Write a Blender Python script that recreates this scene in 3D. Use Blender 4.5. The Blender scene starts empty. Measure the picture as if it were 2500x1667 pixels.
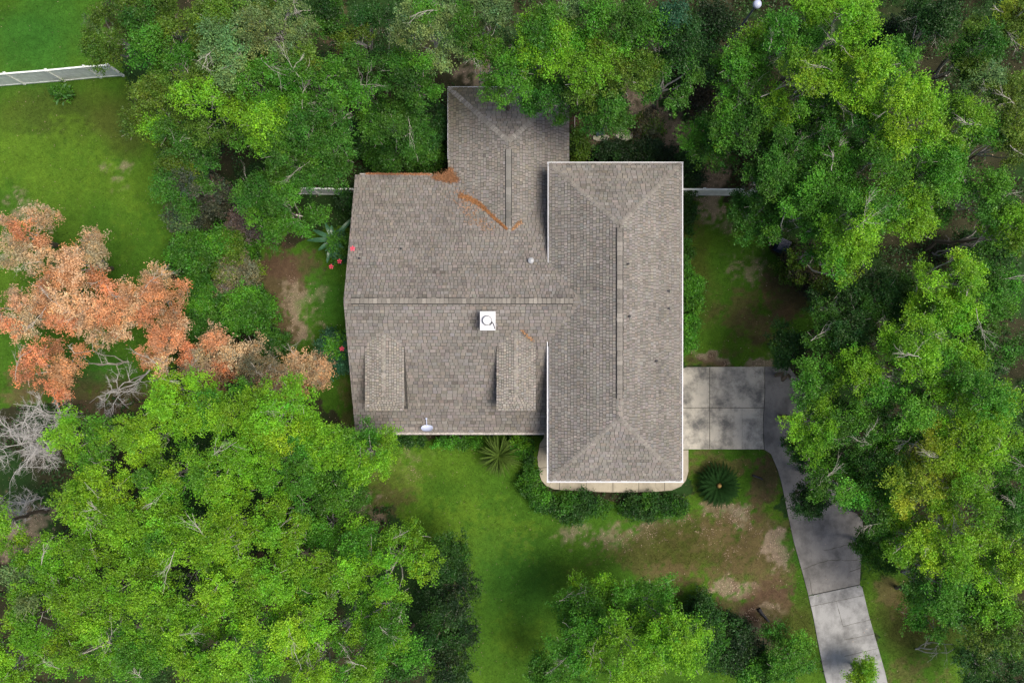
import bpy, bmesh, math
import numpy as np
from mathutils import Vector
C = bpy.context.scene
R_ = math.radians
# ------------------------------------------------------------------ camera, world, sun, exposure
H = 45.0          # flying height
F = 1800.0        # focal length in photo pixels
CX, CY = 1250.0, 833.5
cam_d = bpy.data.cameras.new("camera"); cam = bpy.data.objects.new("camera", cam_d)
C.collection.objects.link(cam); cam.location = (0, 0, H); cam.rotation_euler = (0, 0, 0)
cam_d.sensor_width = 36; cam_d.lens = 36 * F / 2500; cam_d.clip_end = 2000; cam_d.clip_start = .5
C.camera = cam
SUN_EL, SUN_AZ = 67.0, 98.0      # azimuth clockwise from +Y: from the lower right of the picture
w = bpy.data.worlds.new("World"); C.world = w; w.use_nodes = True
nt = w.node_tree; nt.nodes.clear()
sky = nt.nodes.new("ShaderNodeTexSky"); sky.sky_type = 'NISHITA'; sky.sun_disc = False
sky.sun_elevation = R_(SUN_EL); sky.sun_rotation = R_(SUN_AZ); sky.dust_density = 4; sky.air_density = .8
bg = nt.nodes.new("ShaderNodeBackground"); bg.inputs[1].default_value = .098
wo = nt.nodes.new("ShaderNodeOutputWorld")
nt.links.new(sky.outputs[0], bg.inputs[0]); nt.links.new(bg.outputs[0], wo.inputs[0])
sd = bpy.data.lights.new("sun", 'SUN'); sd.energy = 2.3; sd.angle = R_(30); sd.color = (1, .92, .80)
so = bpy.data.objects.new("sun", sd); C.collection.objects.link(so)
sv = Vector((math.sin(R_(SUN_AZ)) * math.cos(R_(SUN_EL)), math.cos(R_(SUN_AZ)) * math.cos(R_(SUN_EL)), math.sin(R_(SUN_EL))))
so.rotation_euler = sv.to_track_quat('Z', 'Y').to_euler(); so.location = (0, 0, 40)
C.view_settings.view_transform = 'Standard'; C.view_settings.look = 'None'
C.view_settings.exposure = 0.7; C.view_settings.gamma = 1
C.cycles.max_bounces = 6; C.cycles.diffuse_bounces = 3; C.cycles.transmission_bounces = 3; C.cycles.glossy_bounces = 2

def at(px, py, z=0.0):
    s = (H - z) / F
    return np.array([(px - CX) * s, (CY - py) * s, z])
rng = np.random.default_rng(7)
# ------------------------------------------------------------------ noise in numpy
_tab = np.random.default_rng(3).random((512, 512))
def vnoise(x, y, s, seed=0):
    x = x / s + 37.3 * seed + 900; y = y / s + 91.7 * seed + 900
    xi = np.floor(x).astype(int); yi = np.floor(y).astype(int)
    fx = x - xi; fy = y - yi; fx = fx * fx * (3 - 2 * fx); fy = fy * fy * (3 - 2 * fy)
    g = lambda a, b: _tab[(xi + a) % 512, (yi + b) % 512]
    return (g(0, 0) * (1 - fx) + g(1, 0) * fx) * (1 - fy) + (g(0, 1) * (1 - fx) + g(1, 1) * fx) * fy
def fbm(x, y, s, seed=0, o=4):
    t = 0; a = 1; n = 0
    for k in range(o):
        t = t + a * vnoise(x, y, s / 2 ** k, seed + k * 5); n += a; a *= .55
    return t / n
def sstep(a, b, x):
    t = np.clip((x - a) / (b - a), 0, 1); return t * t * (3 - 2 * t)
# ------------------------------------------------------------------ materials
def mat(name, col=(.5, .5, .5), rough=.7, spec=.3, attr=False, n_scale=8, n_amt=.25, bump=.0, b_scale=40, metal=0, transl=0, n2=0, n2_scale=1.0):
    m = bpy.data.materials.new(name); m.use_nodes = True
    t = m.node_tree; N = t.nodes; L = t.links; p = N["Principled BSDF"]
    p.inputs["Roughness"].default_value = rough; p.inputs["Specular IOR Level"].default_value = spec; p.inputs["Metallic"].default_value = metal
    if attr:
        a = N.new("ShaderNodeAttribute"); a.attribute_name = "col"; src = a.outputs["Color"]
    else:
        a = N.new("ShaderNodeRGB"); a.outputs[0].default_value = (*col, 1); src = a.outputs[0]
    geo = N.new("ShaderNodeNewGeometry")
    for sc, am in ((n_scale, n_amt), (n2_scale, n2)):
        if am <= 0: continue
        no = N.new("ShaderNodeTexNoise"); no.inputs["Scale"].default_value = sc; no.inputs["Detail"].default_value = 5; no.inputs["Roughness"].default_value = .65
        L.new(geo.outputs["Position"], no.inputs["Vector"])
        mr = N.new("ShaderNodeMapRange"); mr.inputs[1].default_value = .25; mr.inputs[2].default_value = .75
        mr.inputs[3].default_value = 1 - am; mr.inputs[4].default_value = 1 + am
        L.new(no.outputs[0], mr.inputs[0])
        mu = N.new("ShaderNodeVectorMath"); mu.operation = 'SCALE'
        L.new(src, mu.inputs[0]); L.new(mr.outputs[0], mu.inputs["Scale"]); src = mu.outputs[0]
    L.new(src, p.inputs["Base Color"])
    if bump:
        no = N.new("ShaderNodeTexNoise"); no.inputs["Scale"].default_value = b_scale; no.inputs["Detail"].default_value = 4
        L.new(geo.outputs["Position"], no.inputs["Vector"])
        b = N.new("ShaderNodeBump"); b.inputs["Strength"].default_value = bump; b.inputs["Distance"].default_value = .03
        L.new(no.outputs[0], b.inputs["Height"]); L.new(b.outputs[0], p.inputs["Normal"])
    if transl:
        tr = N.new("ShaderNodeBsdfTranslucent"); L.new(src, tr.inputs[0])
        mx = N.new("ShaderNodeMixShader"); mx.inputs[0].default_value = transl
        L.new(p.outputs[0], mx.inputs[1]); L.new(tr.outputs[0], mx.inputs[2])
        L.new(mx.outputs[0], N["Material Output"].inputs[0])
    return m
M = {}
M['leaf'] = mat("leaf", attr=True, rough=.5, spec=.35, n_amt=0, transl=.25)
M['grass'] = mat("grass_blade", attr=True, rough=.6, spec=.2, n_amt=0, transl=.25)
M['ground'] = mat("ground", attr=True, rough=.95, spec=.1, n_scale=14, n_amt=.35, bump=.9, b_scale=30, n2=.25, n2_scale=3)
M['litter'] = mat("litter", attr=True, rough=.8, spec=.1, n_amt=0)
M['shingle'] = mat("shingle", attr=True, rough=.9, spec=.15, n_scale=28, n_amt=.28, bump=.5, b_scale=60, n2=.1, n2_scale=.8)
M['bark'] = mat("bark", (.16, .13, .10), .9, .1, n_scale=20, n_amt=.45, bump=.6, b_scale=25)
M['pale_bark'] = mat("pale_bark", (.46, .43, .38), .85, .2, n_scale=18, n_amt=.3, bump=.3, b_scale=25)
M['silver'] = mat('silver_bark', (.50, .485, .47), .85, .2, n_scale=18, n_amt=.2)
M['grey_bark'] = mat("grey_bark", (.36, .33, .31), .9, .1, n_scale=18, n_amt=.35, bump=.3, b_scale=25)
M['white'] = mat("white_paint", (.66, .67, .70), .35, .5, n_scale=6, n_amt=.10, n2=.06, n2_scale=40)
M['dirty_white'] = mat("weathered_white", (.50, .47, .44), .5, .3, n_scale=7, n_amt=.55, n2=.3, n2_scale=40)
M['vinyl'] = mat("vinyl_fence", (.80, .83, .78), .45, .4, n_scale=3, n_amt=.22, n2=.12, n2_scale=25)
M['siding'] = mat("siding", (.55, .52, .46), .7, .3, n_scale=4, n_amt=.1)
M['cheek'] = mat('dormer_cheek', (.10, .092, .085), .9, .1, n_scale=12, n_amt=.3)  # dormer walls, coloured dark to deepen the shade under their eaves
M['shade_flash'] = mat('shade_dark_flashing', (.055, .052, .048), .8, .2, n_scale=9, n_amt=.45)  # near-black flashing colour, standing in for shade round the dormers
M['glass'] = mat("window_glass", (.03, .04, .05), .08, .6, n_amt=0)
M['metal'] = mat("galvanised_metal", (.40, .41, .42), .4, .5, n_scale=10, n_amt=.15, metal=.2)
M['dark'] = mat("dark_rubber", (.03, .03, .035), .6, .3, n_scale=12, n_amt=.3)
M['blue'] = mat("dark_blue_plastic", (.015, .03, .075), .35, .5, n_scale=9, n_amt=.25)
M['lamp'] = mat("lamp_lens", (.50, .55, .72), .25, .5, n_scale=9, n_amt=.08)
M['pole'] = mat("lamp_pole", (.16, .18, .20), .5, .4, n_scale=9, n_amt=.2)
M['stone'] = mat("pale_stone", (.42, .40, .31), .9, .2, n_scale=9, n_amt=.35, bump=.8, b_scale=12)
M['petal'] = mat("petal", (.75, .07, .13), .5, .3, n_scale=15, n_amt=.35)
M['pith'] = mat("palm_pith", (.26, .17, .06), .9, .1, n_scale=30, n_amt=.4, bump=.8, b_scale=50)
def concrete(name, col, stain, joint=True):
    m = bpy.data.materials.new(name); m.use_nodes = True
    t = m.node_tree; N = t.nodes; L = t.links; p = N["Principled BSDF"]; p.inputs["Roughness"].default_value = .85; p.inputs["Specular IOR Level"].default_value = .25
    geo = N.new("ShaderNodeNewGeometry"); src = None
    def noise(sc, lo, hi, d=6, ro=.6, st=1.0):
        mp = N.new("ShaderNodeMapping"); mp.inputs["Scale"].default_value = (1, st, 1); L.new(geo.outputs["Position"], mp.inputs[0])
        n = N.new("ShaderNodeTexNoise"); n.inputs["Scale"].default_value = sc; n.inputs["Detail"].default_value = d; n.inputs["Roughness"].default_value = ro
        L.new(mp.outputs[0], n.inputs["Vector"]); r = N.new("ShaderNodeMapRange"); r.inputs[1].default_value = lo; r.inputs[2].default_value = hi; r.clamp = True
        L.new(n.outputs[0], r.inputs[0]); return r.outputs[0]
    mx = N.new("ShaderNodeMix"); mx.data_type = 'RGBA'; mx.inputs[6].default_value = (*col, 1); mx.inputs[7].default_value = (*stain, 1)
    L.new(noise(.75, .44, .64, 8, .72), mx.inputs[0])
    mx2 = N.new("ShaderNodeMix"); mx2.data_type = 'RGBA'; mx2.inputs[7].default_value = (*[c * .6 for c in stain], 1)
    L.new(mx.outputs[2], mx2.inputs[6])
    ml = N.new("ShaderNodeMath"); ml.operation = 'MULTIPLY'; ml.inputs[1].default_value = .45; L.new(noise(2.2, .5, .75, st=.35), ml.inputs[0]); L.new(ml.outputs[0], mx2.inputs[0])
    sc = N.new("ShaderNodeVectorMath"); sc.operation = 'SCALE'; L.new(mx2.outputs[2], sc.inputs[0])
    r = N.new("ShaderNodeMapRange"); r.inputs[3].default_value = .8; r.inputs[4].default_value = 1.2; L.new(noise(30, .2, .8), r.inputs[0]); L.new(r.outputs[0], sc.inputs["Scale"])
    L.new(sc.outputs[0], p.inputs["Base Color"])
    b = N.new("ShaderNodeBump"); b.inputs["Strength"].default_value = .25; b.inputs["Distance"].default_value = .01; L.new(noise(60, 0, 1), b.inputs["Height"]); L.new(b.outputs[0], p.inputs["Normal"])
    return m
M['pad'] = concrete("pad_concrete", (.50, .47, .40), (.15, .148, .138))
M['drive_mid'] = concrete("driveway_concrete_worn", (.235, .226, .212), (.135, .130, .122))
M['drive_low'] = concrete("driveway_concrete_pale", (.31, .312, .308), (.15, .15, .148))
M['patio'] = concrete("patio_concrete", (.40, .36, .28), (.30, .27, .21))
M['joint'] = mat("joint_dirt", (.07, .065, .05), .95, .1, n_scale=20, n_amt=.4)
# ------------------------------------------------------------------ mesh helpers
def tag(o, label=None, cat=None, group=None, kind=None):
    if label: o["label"] = label
    if cat: o["category"] = cat
    if group: o["group"] = group
    if kind: o["kind"] = kind
    return o
def empty(name, loc, label=None, cat=None, group=None):
    o = bpy.data.objects.new(name, None); C.collection.objects.link(o); o.location = [float(v) for v in loc]; o.empty_display_size = .3
    return tag(o, label, cat, group)
def root_loc(p):
    l = np.zeros(3)
    while p is not None:
        l = l + np.array(p.location); p = p.parent
    return l
def raw(name, V, Fc, m, parent=None, col=None, smooth=False, k=4):
    """V (n,3) world coordinates; Fc (f,k) faces; col (n,3) point colours"""
    V = np.asarray(V, dtype=np.float32) - root_loc(parent).astype(np.float32)
    Fc = np.asarray(Fc, dtype=np.int32); f, k = Fc.shape
    me = bpy.data.meshes.new(name)
    me.vertices.add(len(V)); me.vertices.foreach_set("co", V.ravel())
    me.loops.add(f * k); me.loops.foreach_set("vertex_index", Fc.ravel())
    me.polygons.add(f); me.polygons.foreach_set("loop_start", np.arange(0, f * k, k, dtype=np.int32))
    if smooth: me.polygons.foreach_set("use_smooth", np.ones(f, dtype=bool))
    me.update(calc_edges=True)
    if col is not None:
        a = me.color_attributes.new("col", 'FLOAT_COLOR', 'POINT')
        a.data.foreach_set("color", np.hstack([col, np.ones((len(col), 1))]).astype(np.float32).ravel())
    me.materials.append(m)
    o = bpy.data.objects.new(name, me); C.collection.objects.link(o)
    if parent: o.parent = parent
    return o
def pyobj(name, V, Fc, m, parent=None, smooth=False):
    off = root_loc(parent)
    me = bpy.data.meshes.new(name); me.from_pydata([tuple(np.asarray(v) - off) for v in V], [], [tuple(f) for f in Fc]); me.materials.append(m)
    bm = bmesh.new(); bm.from_mesh(me); bmesh.ops.recalc_face_normals(bm, faces=bm.faces); bm.to_mesh(me); bm.free()
    if smooth:
        for p in me.polygons: p.use_smooth = True
    o = bpy.data.objects.new(name, me); C.collection.objects.link(o)
    if parent: o.parent = parent
    return o
class MB:
    def __init__(s): s.V = []; s.F = []
    def box(s, x0, x1, y0, y1, z0, z1):
        b = len(s.V); s.V += [(x, y, z) for z in (z0, z1) for x, y in ((x0, y0), (x1, y0), (x1, y1), (x0, y1))]
        s.F += [[b + i for i in f] for f in ((0, 3, 2, 1), (4, 5, 6, 7), (0, 1, 5, 4), (1, 2, 6, 5), (2, 3, 7, 6), (3, 0, 4, 7))]; return s
    def prism(s, pts, z0, z1):
        b = len(s.V); n = len(pts)
        s.V += [(p[0], p[1], z0) for p in pts] + [(p[0], p[1], z1) for p in pts]
        s.F += [[b + n - 1 - i for i in range(n)], [b + n + i for i in range(n)]] + [[b + i, b + (i + 1) % n, b + n + (i + 1) % n, b + n + i] for i in range(n)]; return s
    def obox(s, p0, p1, wd, up, z=None):
        """box along p0-p1 (3D), width wd horizontally, height up (vertical)"""
        p0 = np.array(p0, float); p1 = np.array(p1, float); d = p1 - p0; d = d / np.linalg.norm(d)
        h = np.cross(d, (0, 0, 1.0)); h = h / max(np.linalg.norm(h), 1e-6) * wd / 2; u = np.array((0, 0, up / 2))
        b = len(s.V); s.V += [tuple(p + a * h + c * u) for p in (p0, p1) for a, c in ((-1, -1), (1, -1), (1, 1), (-1, 1))]
        s.F += [[b + i for i in f] for f in ((0, 3, 2, 1), (4, 5, 6, 7), (0, 1, 5, 4), (1, 2, 6, 5), (2, 3, 7, 6), (3, 0, 4, 7))]; return s
    def lathe(s, c, prof, n=20):
        b = len(s.V); c = np.array(c, float)
        for r, z in prof: s.V += [(c[0] + r * math.cos(2 * math.pi * i / n), c[1] + r * math.sin(2 * math.pi * i / n), c[2] + z) for i in range(n)]
        for k in range(len(prof) - 1): s.F += [[b + k * n + i, b + k * n + (i + 1) % n, b + (k + 1) * n + (i + 1) % n, b + (k + 1) * n + i] for i in range(n)]
        s.F += [[b + n - 1 - i for i in range(n)], [b + (len(prof) - 1) * n + i for i in range(n)]]; return s
    def build(s, name, m, parent=None, smooth=False): return pyobj(name, s.V, s.F, m, parent, smooth)
class Tubes:
    """many tapering polylines gathered in one mesh"""
    def __init__(s, sides=4): s.V = []; s.F = []; s.n = 0; s.k = sides
    def add(s, P, r0, r1):
        P = np.asarray(P, float); m = len(P); k = s.k
        T = np.gradient(P, axis=0); T /= np.linalg.norm(T, axis=1)[:, None] + 1e-9
        ref = np.where(np.abs(T[:, 2:3]) > .9, [[1., 0, 0]], [[0, 0, 1.]])
        A = np.cross(T, ref); A /= np.linalg.norm(A, axis=1)[:, None] + 1e-9; B = np.cross(T, A)
        r = np.linspace(r0, r1, m)[:, None, None]; an = np.arange(k) * 2 * math.pi / k
        ring = P[:, None, :] + r * (np.cos(an)[None, :, None] * A[:, None, :] + np.sin(an)[None, :, None] * B[:, None, :])
        s.V.append(ring.reshape(-1, 3)); i = np.arange(m - 1)[:, None] * k; j = np.arange(k)[None, :]
        q = np.stack([i + j, i + (j + 1) % k, i + k + (j + 1) % k, i + k + j], -1).reshape(-1, 4) + s.n
        s.F.append(q); s.n += m * k
    def build(s, name, m, parent=None):
        if not s.V: return None
        return raw(name, np.vstack(s.V), np.vstack(s.F), m, parent, smooth=True)
def bez(p, q, rg, bend=.12, n=7, up=0.0):
    p = np.asarray(p, float); q = np.asarray(q, float); L = np.linalg.norm(q - p)
    m = (p + q) / 2 + rg.normal(0, bend * L, 3) + (0, 0, up * L); t = np.linspace(0, 1, n)[:, None]
    P = (1 - t) ** 2 * p + 2 * t * (1 - t) * m + t * t * q
    P[1:-1] += rg.normal(0, .018 * L, (n - 2, 3)); return P
def spray(T, p, d, L, r, rg, depth=2, kids=5, spread=.6):
    d = np.asarray(d, float); d = d / np.linalg.norm(d)
    P = bez(p, p + d * L, rg, .10, 7); T.add(P, r, r * .35)
    if depth <= 0: return
    for k in range(kids):
        i = rg.integers(1, 6); nd = d + rg.normal(0, spread, 3); nd[2] = nd[2] * .6 + .05
        spray(T, P[i], nd, L * rg.uniform(.35, .65), r * .5, rg, depth - 1, max(2, kids - 1), spread)
def leafcloud(P, size, rg, up=.8, asp=.62, col=None, jit=.18):
    n = len(P); N = rg.normal(0, 1, (n, 3)); N[:, 2] = np.abs(N[:, 2]) * .8 + up; N /= np.linalg.norm(N, axis=1)[:, None]
    T = np.cross(N, rg.normal(0, 1, (n, 3))); T /= np.linalg.norm(T, axis=1)[:, None] + 1e-9; B = np.cross(N, T)
    s = (size * rg.uniform(.65, 1.35, n))[:, None]; T = T * s / 2; B = B * s * asp / 2
    V = np.stack([P + T, P + B, P - T, P - B], 1).reshape(-1, 3); Fc = np.arange(n * 4, dtype=np.int32).reshape(-1, 4)
    c = col * (1 + rg.normal(0, jit, (n, 1))) ; c = np.clip(c, .004, .95)
    return V, Fc, np.repeat(c, 4, axis=0)
# ------------------------------------------------------------------ ground
def inpoly(x, y, P):
    ins = np.zeros(x.shape, bool); n = len(P)
    for i in range(n):
        x0, y0 = P[i]; x1, y1 = P[(i + 1) % n]
        c = ((y0 > y) != (y1 > y)) & (x < (x1 - x0) * (y - y0) / (y1 - y0 + 1e-9) + x0); ins ^= c
    return ins
LAWNS = [[(-900, -600), (240, -600), (250, 150), (360, 290), (430, 500), (430, 760), (420, 980), (-900, 1050)],
         [(850, 1068), (1330, 1060), (1330, 1215), (1700, 1215), (1640, 1085), (1880, 1080), (1910, 1200), (2010, 1560), (2060, 1900), (1000, 1900), (1085, 1400), (960, 1250), (840, 1260)],
         [(1560, 470), (1760, 470), (1860, 560), (1960, 640), (2010, 740), (1910, 905), (1560, 905)],
         [(650, 590), (920, 540), (930, 1080), (800, 1010), (630, 900)],
         [(2090, 1330), (2230, 1400), (2360, 1560), (2380, 1900), (2160, 1900)]]
# (px, py, rx, ry, kind, strength): soil, litter (tan dead leaves), yellow grass, lush, red soil, olive
BLOBS = [(690, 720, 60, 170, 'red', 1), (735, 760, 60, 110, 'litter', .55), (720, 640, 90, 50, 'red', .8), (790, 720, 60, 90, 'lush', .5), (850, 960, 40, 120, 'soil', .5),
         (955, 1135, 95, 65, 'litter', .45), (950, 1200, 80, 80, 'soil', .65), (900, 1240, 60, 40, 'litter', .6), (1000, 1150, 120, 90, 'yellow', .6), (1160, 1300, 160, 110, 'yellow', .8), (1240, 1400, 120, 120, 'lush', .5), (1270, 1560, 110, 90, 'yellow', .4), (1330, 1350, 120, 90, 'yellow', .3),
         (1560, 1310, 260, 45, 'litter', .5), (1600, 1340, 260, 90, 'soil', .55), (1800, 1310, 130, 80, 'litter', .35), (1780, 1250, 90, 40, 'litter', .9), (1740, 1130, 140, 40, 'soil', .7), (1780, 1380, 170, 110, 'soil', .8), (1700, 1330, 200, 70, 'olive', .8), (1600, 1360, 150, 60, 'olive', .5), (1850, 1300, 110, 150, 'soil', .5), (1860, 1160, 55, 90, 'red', .75), (1770, 1290, 140, 120, 'soil', .55), (1887, 1340, 42, 75, 'litter', 1), (1950, 1350, 60, 60, 'lush', .5),
         (1790, 1440, 70, 40, 'litter', .8), (1850, 1530, 45, 45, 'litter', .9), (1820, 1480, 130, 90, 'red', .7), (1870, 1490, 60, 60, 'red', .8), (1895, 1490, 40, 25, 'litter', .6), (1940, 1540, 70, 90, 'olive', .8), (1680, 1420, 140, 50, 'soil', .6), (1880, 1590, 35, 60, 'litter', .9),
         (1620, 560, 120, 90, 'soil', .6), (1760, 520, 90, 60, 'litter', .45), (1850, 640, 55, 60, 'litter', .45), (1930, 710, 70, 90, 'red', .85), (1820, 770, 140, 110, 'soil', .55), (1870, 790, 90, 80, 'red', .4), (1735, 872, 60, 16, 'litter', 1), (1860, 878, 50, 22, 'litter', 1), (1760, 890, 150, 28, 'red', .8), (1700, 690, 70, 120, 'olive', .7),
         (1600, 300, 130, 80, 'litter', .8), (1660, 330, 60, 60, 'litter', .9), (1730, 420, 60, 60, 'litter', .8), (1750, 505, 45, 40, 'litter', .9), (1560, 230, 90, 70, 'litter', .6), (1430, 330, 60, 60, 'red', .9), (1440, 355, 30, 30, 'litter', .6),
         (140, 280, 170, 90, 'olive', .5), (150, 400, 200, 120, 'yellow', .6), (300, 480, 60, 150, 'yellow', .4), (60, 120, 120, 120, 'lush', .8), (140, 40, 90, 200, 'lush', .5), (100, 640, 60, 50, 'litter', .45), (290, 430, 30, 60, 'litter', .35), (350, 560, 100, 90, 'yellow', .4), (50, 520, 60, 80, 'litter', .35), (300, 300, 100, 90, 'olive', .6),
         (220, 960, 200, 70, 'red', .8), (200, 900, 130, 60, 'lush', .6), (60, 950, 70, 60, 'soil', .8), (560, 960, 60, 90, 'red', .8), (740, 1370, 60, 60, 'litter', .7), (780, 1290, 80, 60, 'red', .8), (60, 1290, 90, 90, 'litter', .7), (830, 1340, 60, 60, 'litter', .5), (640, 1420, 60, 60, 'red', 1),
         (2240, 1520, 130, 110, 'olive', 1), (2180, 1470, 50, 60, 'soil', .7), (2230, 1650, 110, 60, 'soil', .5), (820, 60, 60, 60, 'red', .8), (1160, 150, 60, 60, 'litter', .8)]
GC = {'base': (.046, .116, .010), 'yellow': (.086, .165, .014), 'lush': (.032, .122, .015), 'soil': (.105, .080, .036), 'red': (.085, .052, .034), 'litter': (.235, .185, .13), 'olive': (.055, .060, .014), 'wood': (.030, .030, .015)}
def ground_cols(x, y):
    """x, y world arrays -> colour, lawn mask, litter weight"""
    px = CX + x * F / H; py = CY - y * F / H
    wx = px + 45 * (fbm(x, y, 2.2, 1) - .5) * 2 + 14 * (fbm(x, y, .5, 9, 2) - .5) * 2; wy = py + 45 * (fbm(x, y, 2.2, 2) - .5) * 2 + 14 * (fbm(x, y, .5, 12, 2) - .5) * 2
    lawn = np.zeros(x.shape, bool)
    for P in LAWNS: lawn |= inpoly(wx, wy, P)
    lawn = lawn.astype(float)[..., None]
    g = lambda k: np.array(GC[k])
    n1 = fbm(x, y, 3.5, 3)[..., None]; n2 = fbm(x, y, .9, 4)[..., None]
    c = g('base') * (.75 + .5 * n2)
    c = c + (g('yellow') - c) * sstep(.45, .72, n1) * .55
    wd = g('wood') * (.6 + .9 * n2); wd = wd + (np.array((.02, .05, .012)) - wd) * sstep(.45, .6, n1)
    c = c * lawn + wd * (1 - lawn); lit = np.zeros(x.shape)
    n3 = fbm(x, y, 1.3, 21, 5); n4 = fbm(x, y, .8, 25, 5); n5 = fbm(x, y, .22, 77, 2)
    for bx, by, rx, ry, k, s in BLOBS:
        d = np.sqrt(((wx - bx) / rx) ** 2 + ((wy - by) / ry) ** 2)
        wgt = (1 - sstep(.35, 1.25, d)) * s
        if k in ('litter', 'soil', 'red', 'yellow'):
            nf = n3 if k != 'litter' else n4
            wgt = sstep(-.16, .34, wgt * .9 - (nf - .5) * 1.3 - .34 - (n5 - .5) * .9) * sstep(0, .3, wgt) * min(1, .35 + s * .5)
        if k == 'litter': lit = np.maximum(lit, wgt)
        c = c + (g(k) * (.75 + .5 * n2) - c) * wgt[..., None]
    return c, lawn[..., 0], lit
gx = np.concatenate([[-900, -300, -120, -70], np.arange(-38, 38.01, .10), [70, 120, 300, 900]])
gy = np.concatenate([[-900, -300, -120, -60], np.arange(-27, 27.01, .10), [60, 120, 300, 900]])
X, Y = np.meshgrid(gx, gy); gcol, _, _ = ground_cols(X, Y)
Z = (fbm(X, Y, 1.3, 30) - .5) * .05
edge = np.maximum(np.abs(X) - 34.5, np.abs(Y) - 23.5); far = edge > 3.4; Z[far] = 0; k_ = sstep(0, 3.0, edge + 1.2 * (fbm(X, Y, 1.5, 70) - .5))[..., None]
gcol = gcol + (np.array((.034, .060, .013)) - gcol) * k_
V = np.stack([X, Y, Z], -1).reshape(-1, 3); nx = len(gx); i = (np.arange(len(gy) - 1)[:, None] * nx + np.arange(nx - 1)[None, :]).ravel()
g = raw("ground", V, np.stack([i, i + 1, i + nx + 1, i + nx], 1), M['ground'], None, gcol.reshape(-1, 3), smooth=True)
tag(g, kind='structure')
# hard surfaces (ground pixels)
P2 = lambda L, z=0: [tuple(at(a, b, z)[:2]) for a, b in L]
PAD = [(1590, 905), (1668, 899), (1676, 896), (1866, 895), (1866, 960), (1862, 1040), (1864, 1096), (1600, 1096), (1590, 1090)]
MID = [(1867, 895), (1925, 895), (1960, 940), (1980, 1060), (2030, 1180), (2105, 1270), (2106, 1330), (2100, 1385), (2098, 1425), (1973, 1452), (1958, 1395), (1937, 1320), (1922, 1250), (1908, 1180), (1898, 1145), (1882, 1108), (1866, 1097), (1863, 1040), (1867, 960)]
LOW = [(1973, 1454), (2098, 1427), (2104, 1433), (2120, 1500), (2140, 1570), (2160, 1640), (2190, 1780), (2230, 1950), (2070, 1950), (2036, 1740), (2011, 1640), (1995, 1560), (1984, 1500)]
PATIO = [(1330, 1050), (1328, 1068), (1318, 1082), (1315, 1100), (1312, 1115), (1315, 1150), (1322, 1172), (1334, 1185), (1352, 1193), (1400, 1197), (1470, 1200), (1520, 1201), (1600, 1199), (1640, 1196), (1662, 1186), (1674, 1172), (1680, 1150), (1680, 1098), (1600, 1098), (1600, 1050)]
def slab(name, poly, z, m):
    b = MB(); b.prism(P2(poly), -.12, z); o = b.build(name, m)
    bm = bmesh.new(); bm.from_mesh(o.data); bmesh.ops.triangulate(bm, faces=[f for f in bm.faces if len(f.verts) > 4]); bm.to_mesh(o.data); bm.free()
    return tag(o, kind='structure')
slab("driveway_pad", PAD, .060, M['pad']); slab("driveway", MID, .056, M['drive_mid']); slab("driveway_apron", LOW, .062, M['drive_low']); slab("patio_path", PATIO, .070, M['patio'])
def strips(name, lines, z, wd, parent=None, jag=0, m=None):
    b = MB(); r = np.random.default_rng(5)
    for L in lines:
        Q = [np.array(at(a, c, 0)[:2]) for a, c in L]; P = [Q[0]]
        for q0, q1 in zip(Q, Q[1:]):
            n = max(1, int(np.linalg.norm(q1 - q0) / .25)) if jag else 1
            for k in range(1, n + 1): P.append(q0 + (q1 - q0) * k / n + (r.normal(0, jag, 2) if k < n else 0))
        for p0, p1 in zip(P, P[1:]):
            d = (p1 - p0) / (np.linalg.norm(p1 - p0) + 1e-9); h = np.array((-d[1], d[0])) * wd / 2 * (r.uniform(.5, 1.2) if jag else 1); p1 = p1 + d * .004
            k = len(b.V); b.V += [(*(p0 - h), z), (*(p0 + h), z), (*(p1 + h), z), (*(p1 - h), z)]; b.F.append([k, k + 1, k + 2, k + 3])
    return tag(b.build(name, m or M['joint']), kind='structure')
strips("driveway_joint", [[(1598, 995), (1865, 995)], [(1732, 897), (1732, 1095)]], .0655, .035)
strips("driveway_crack", [[(1811, 996), (1811, 1095)], [(1830, 895), (1866, 920)]], .0650, .012, jag=.01)
strips("driveway_crack", [[(1865, 897), (1866, 960), (1862, 1040), (1865, 1096)]], .0650, .022, jag=.012)
strips("driveway_crack", [[(1960, 1388), (2000, 1372), (2030, 1366), (2092, 1366)], [(2010, 1342), (2050, 1334), (2104, 1318)], [(2072, 1395), (2100, 1385)], [(1975, 1410), (1982, 1448)]], .0610, .03, jag=.02)
strips("driveway_joint", [[(1977, 1479), (2106, 1452)], [(2041, 1466), (2056, 1525)], [(2056, 1528), (2128, 1510)], [(2060, 1560), (2135, 1545)], [(2060, 1600), (2146, 1580)]], .0665, .025, jag=.008)
strips("patio_joint", [[(a, 1130), (a, 1199)] for a in (1366, 1431, 1496, 1559, 1622)] + [[(1314, 1142), (1345, 1139)], [(1316, 1092), (1345, 1086)]], .0745, .03)
strips("patio_crack", [[(1348, 1172), (1342, 1182), (1338, 1188)], [(1600, 1175), (1601, 1190), (1612, 1198)], [(1532, 1201), (1533, 1188)]], .0750, .015, jag=.012)
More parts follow.
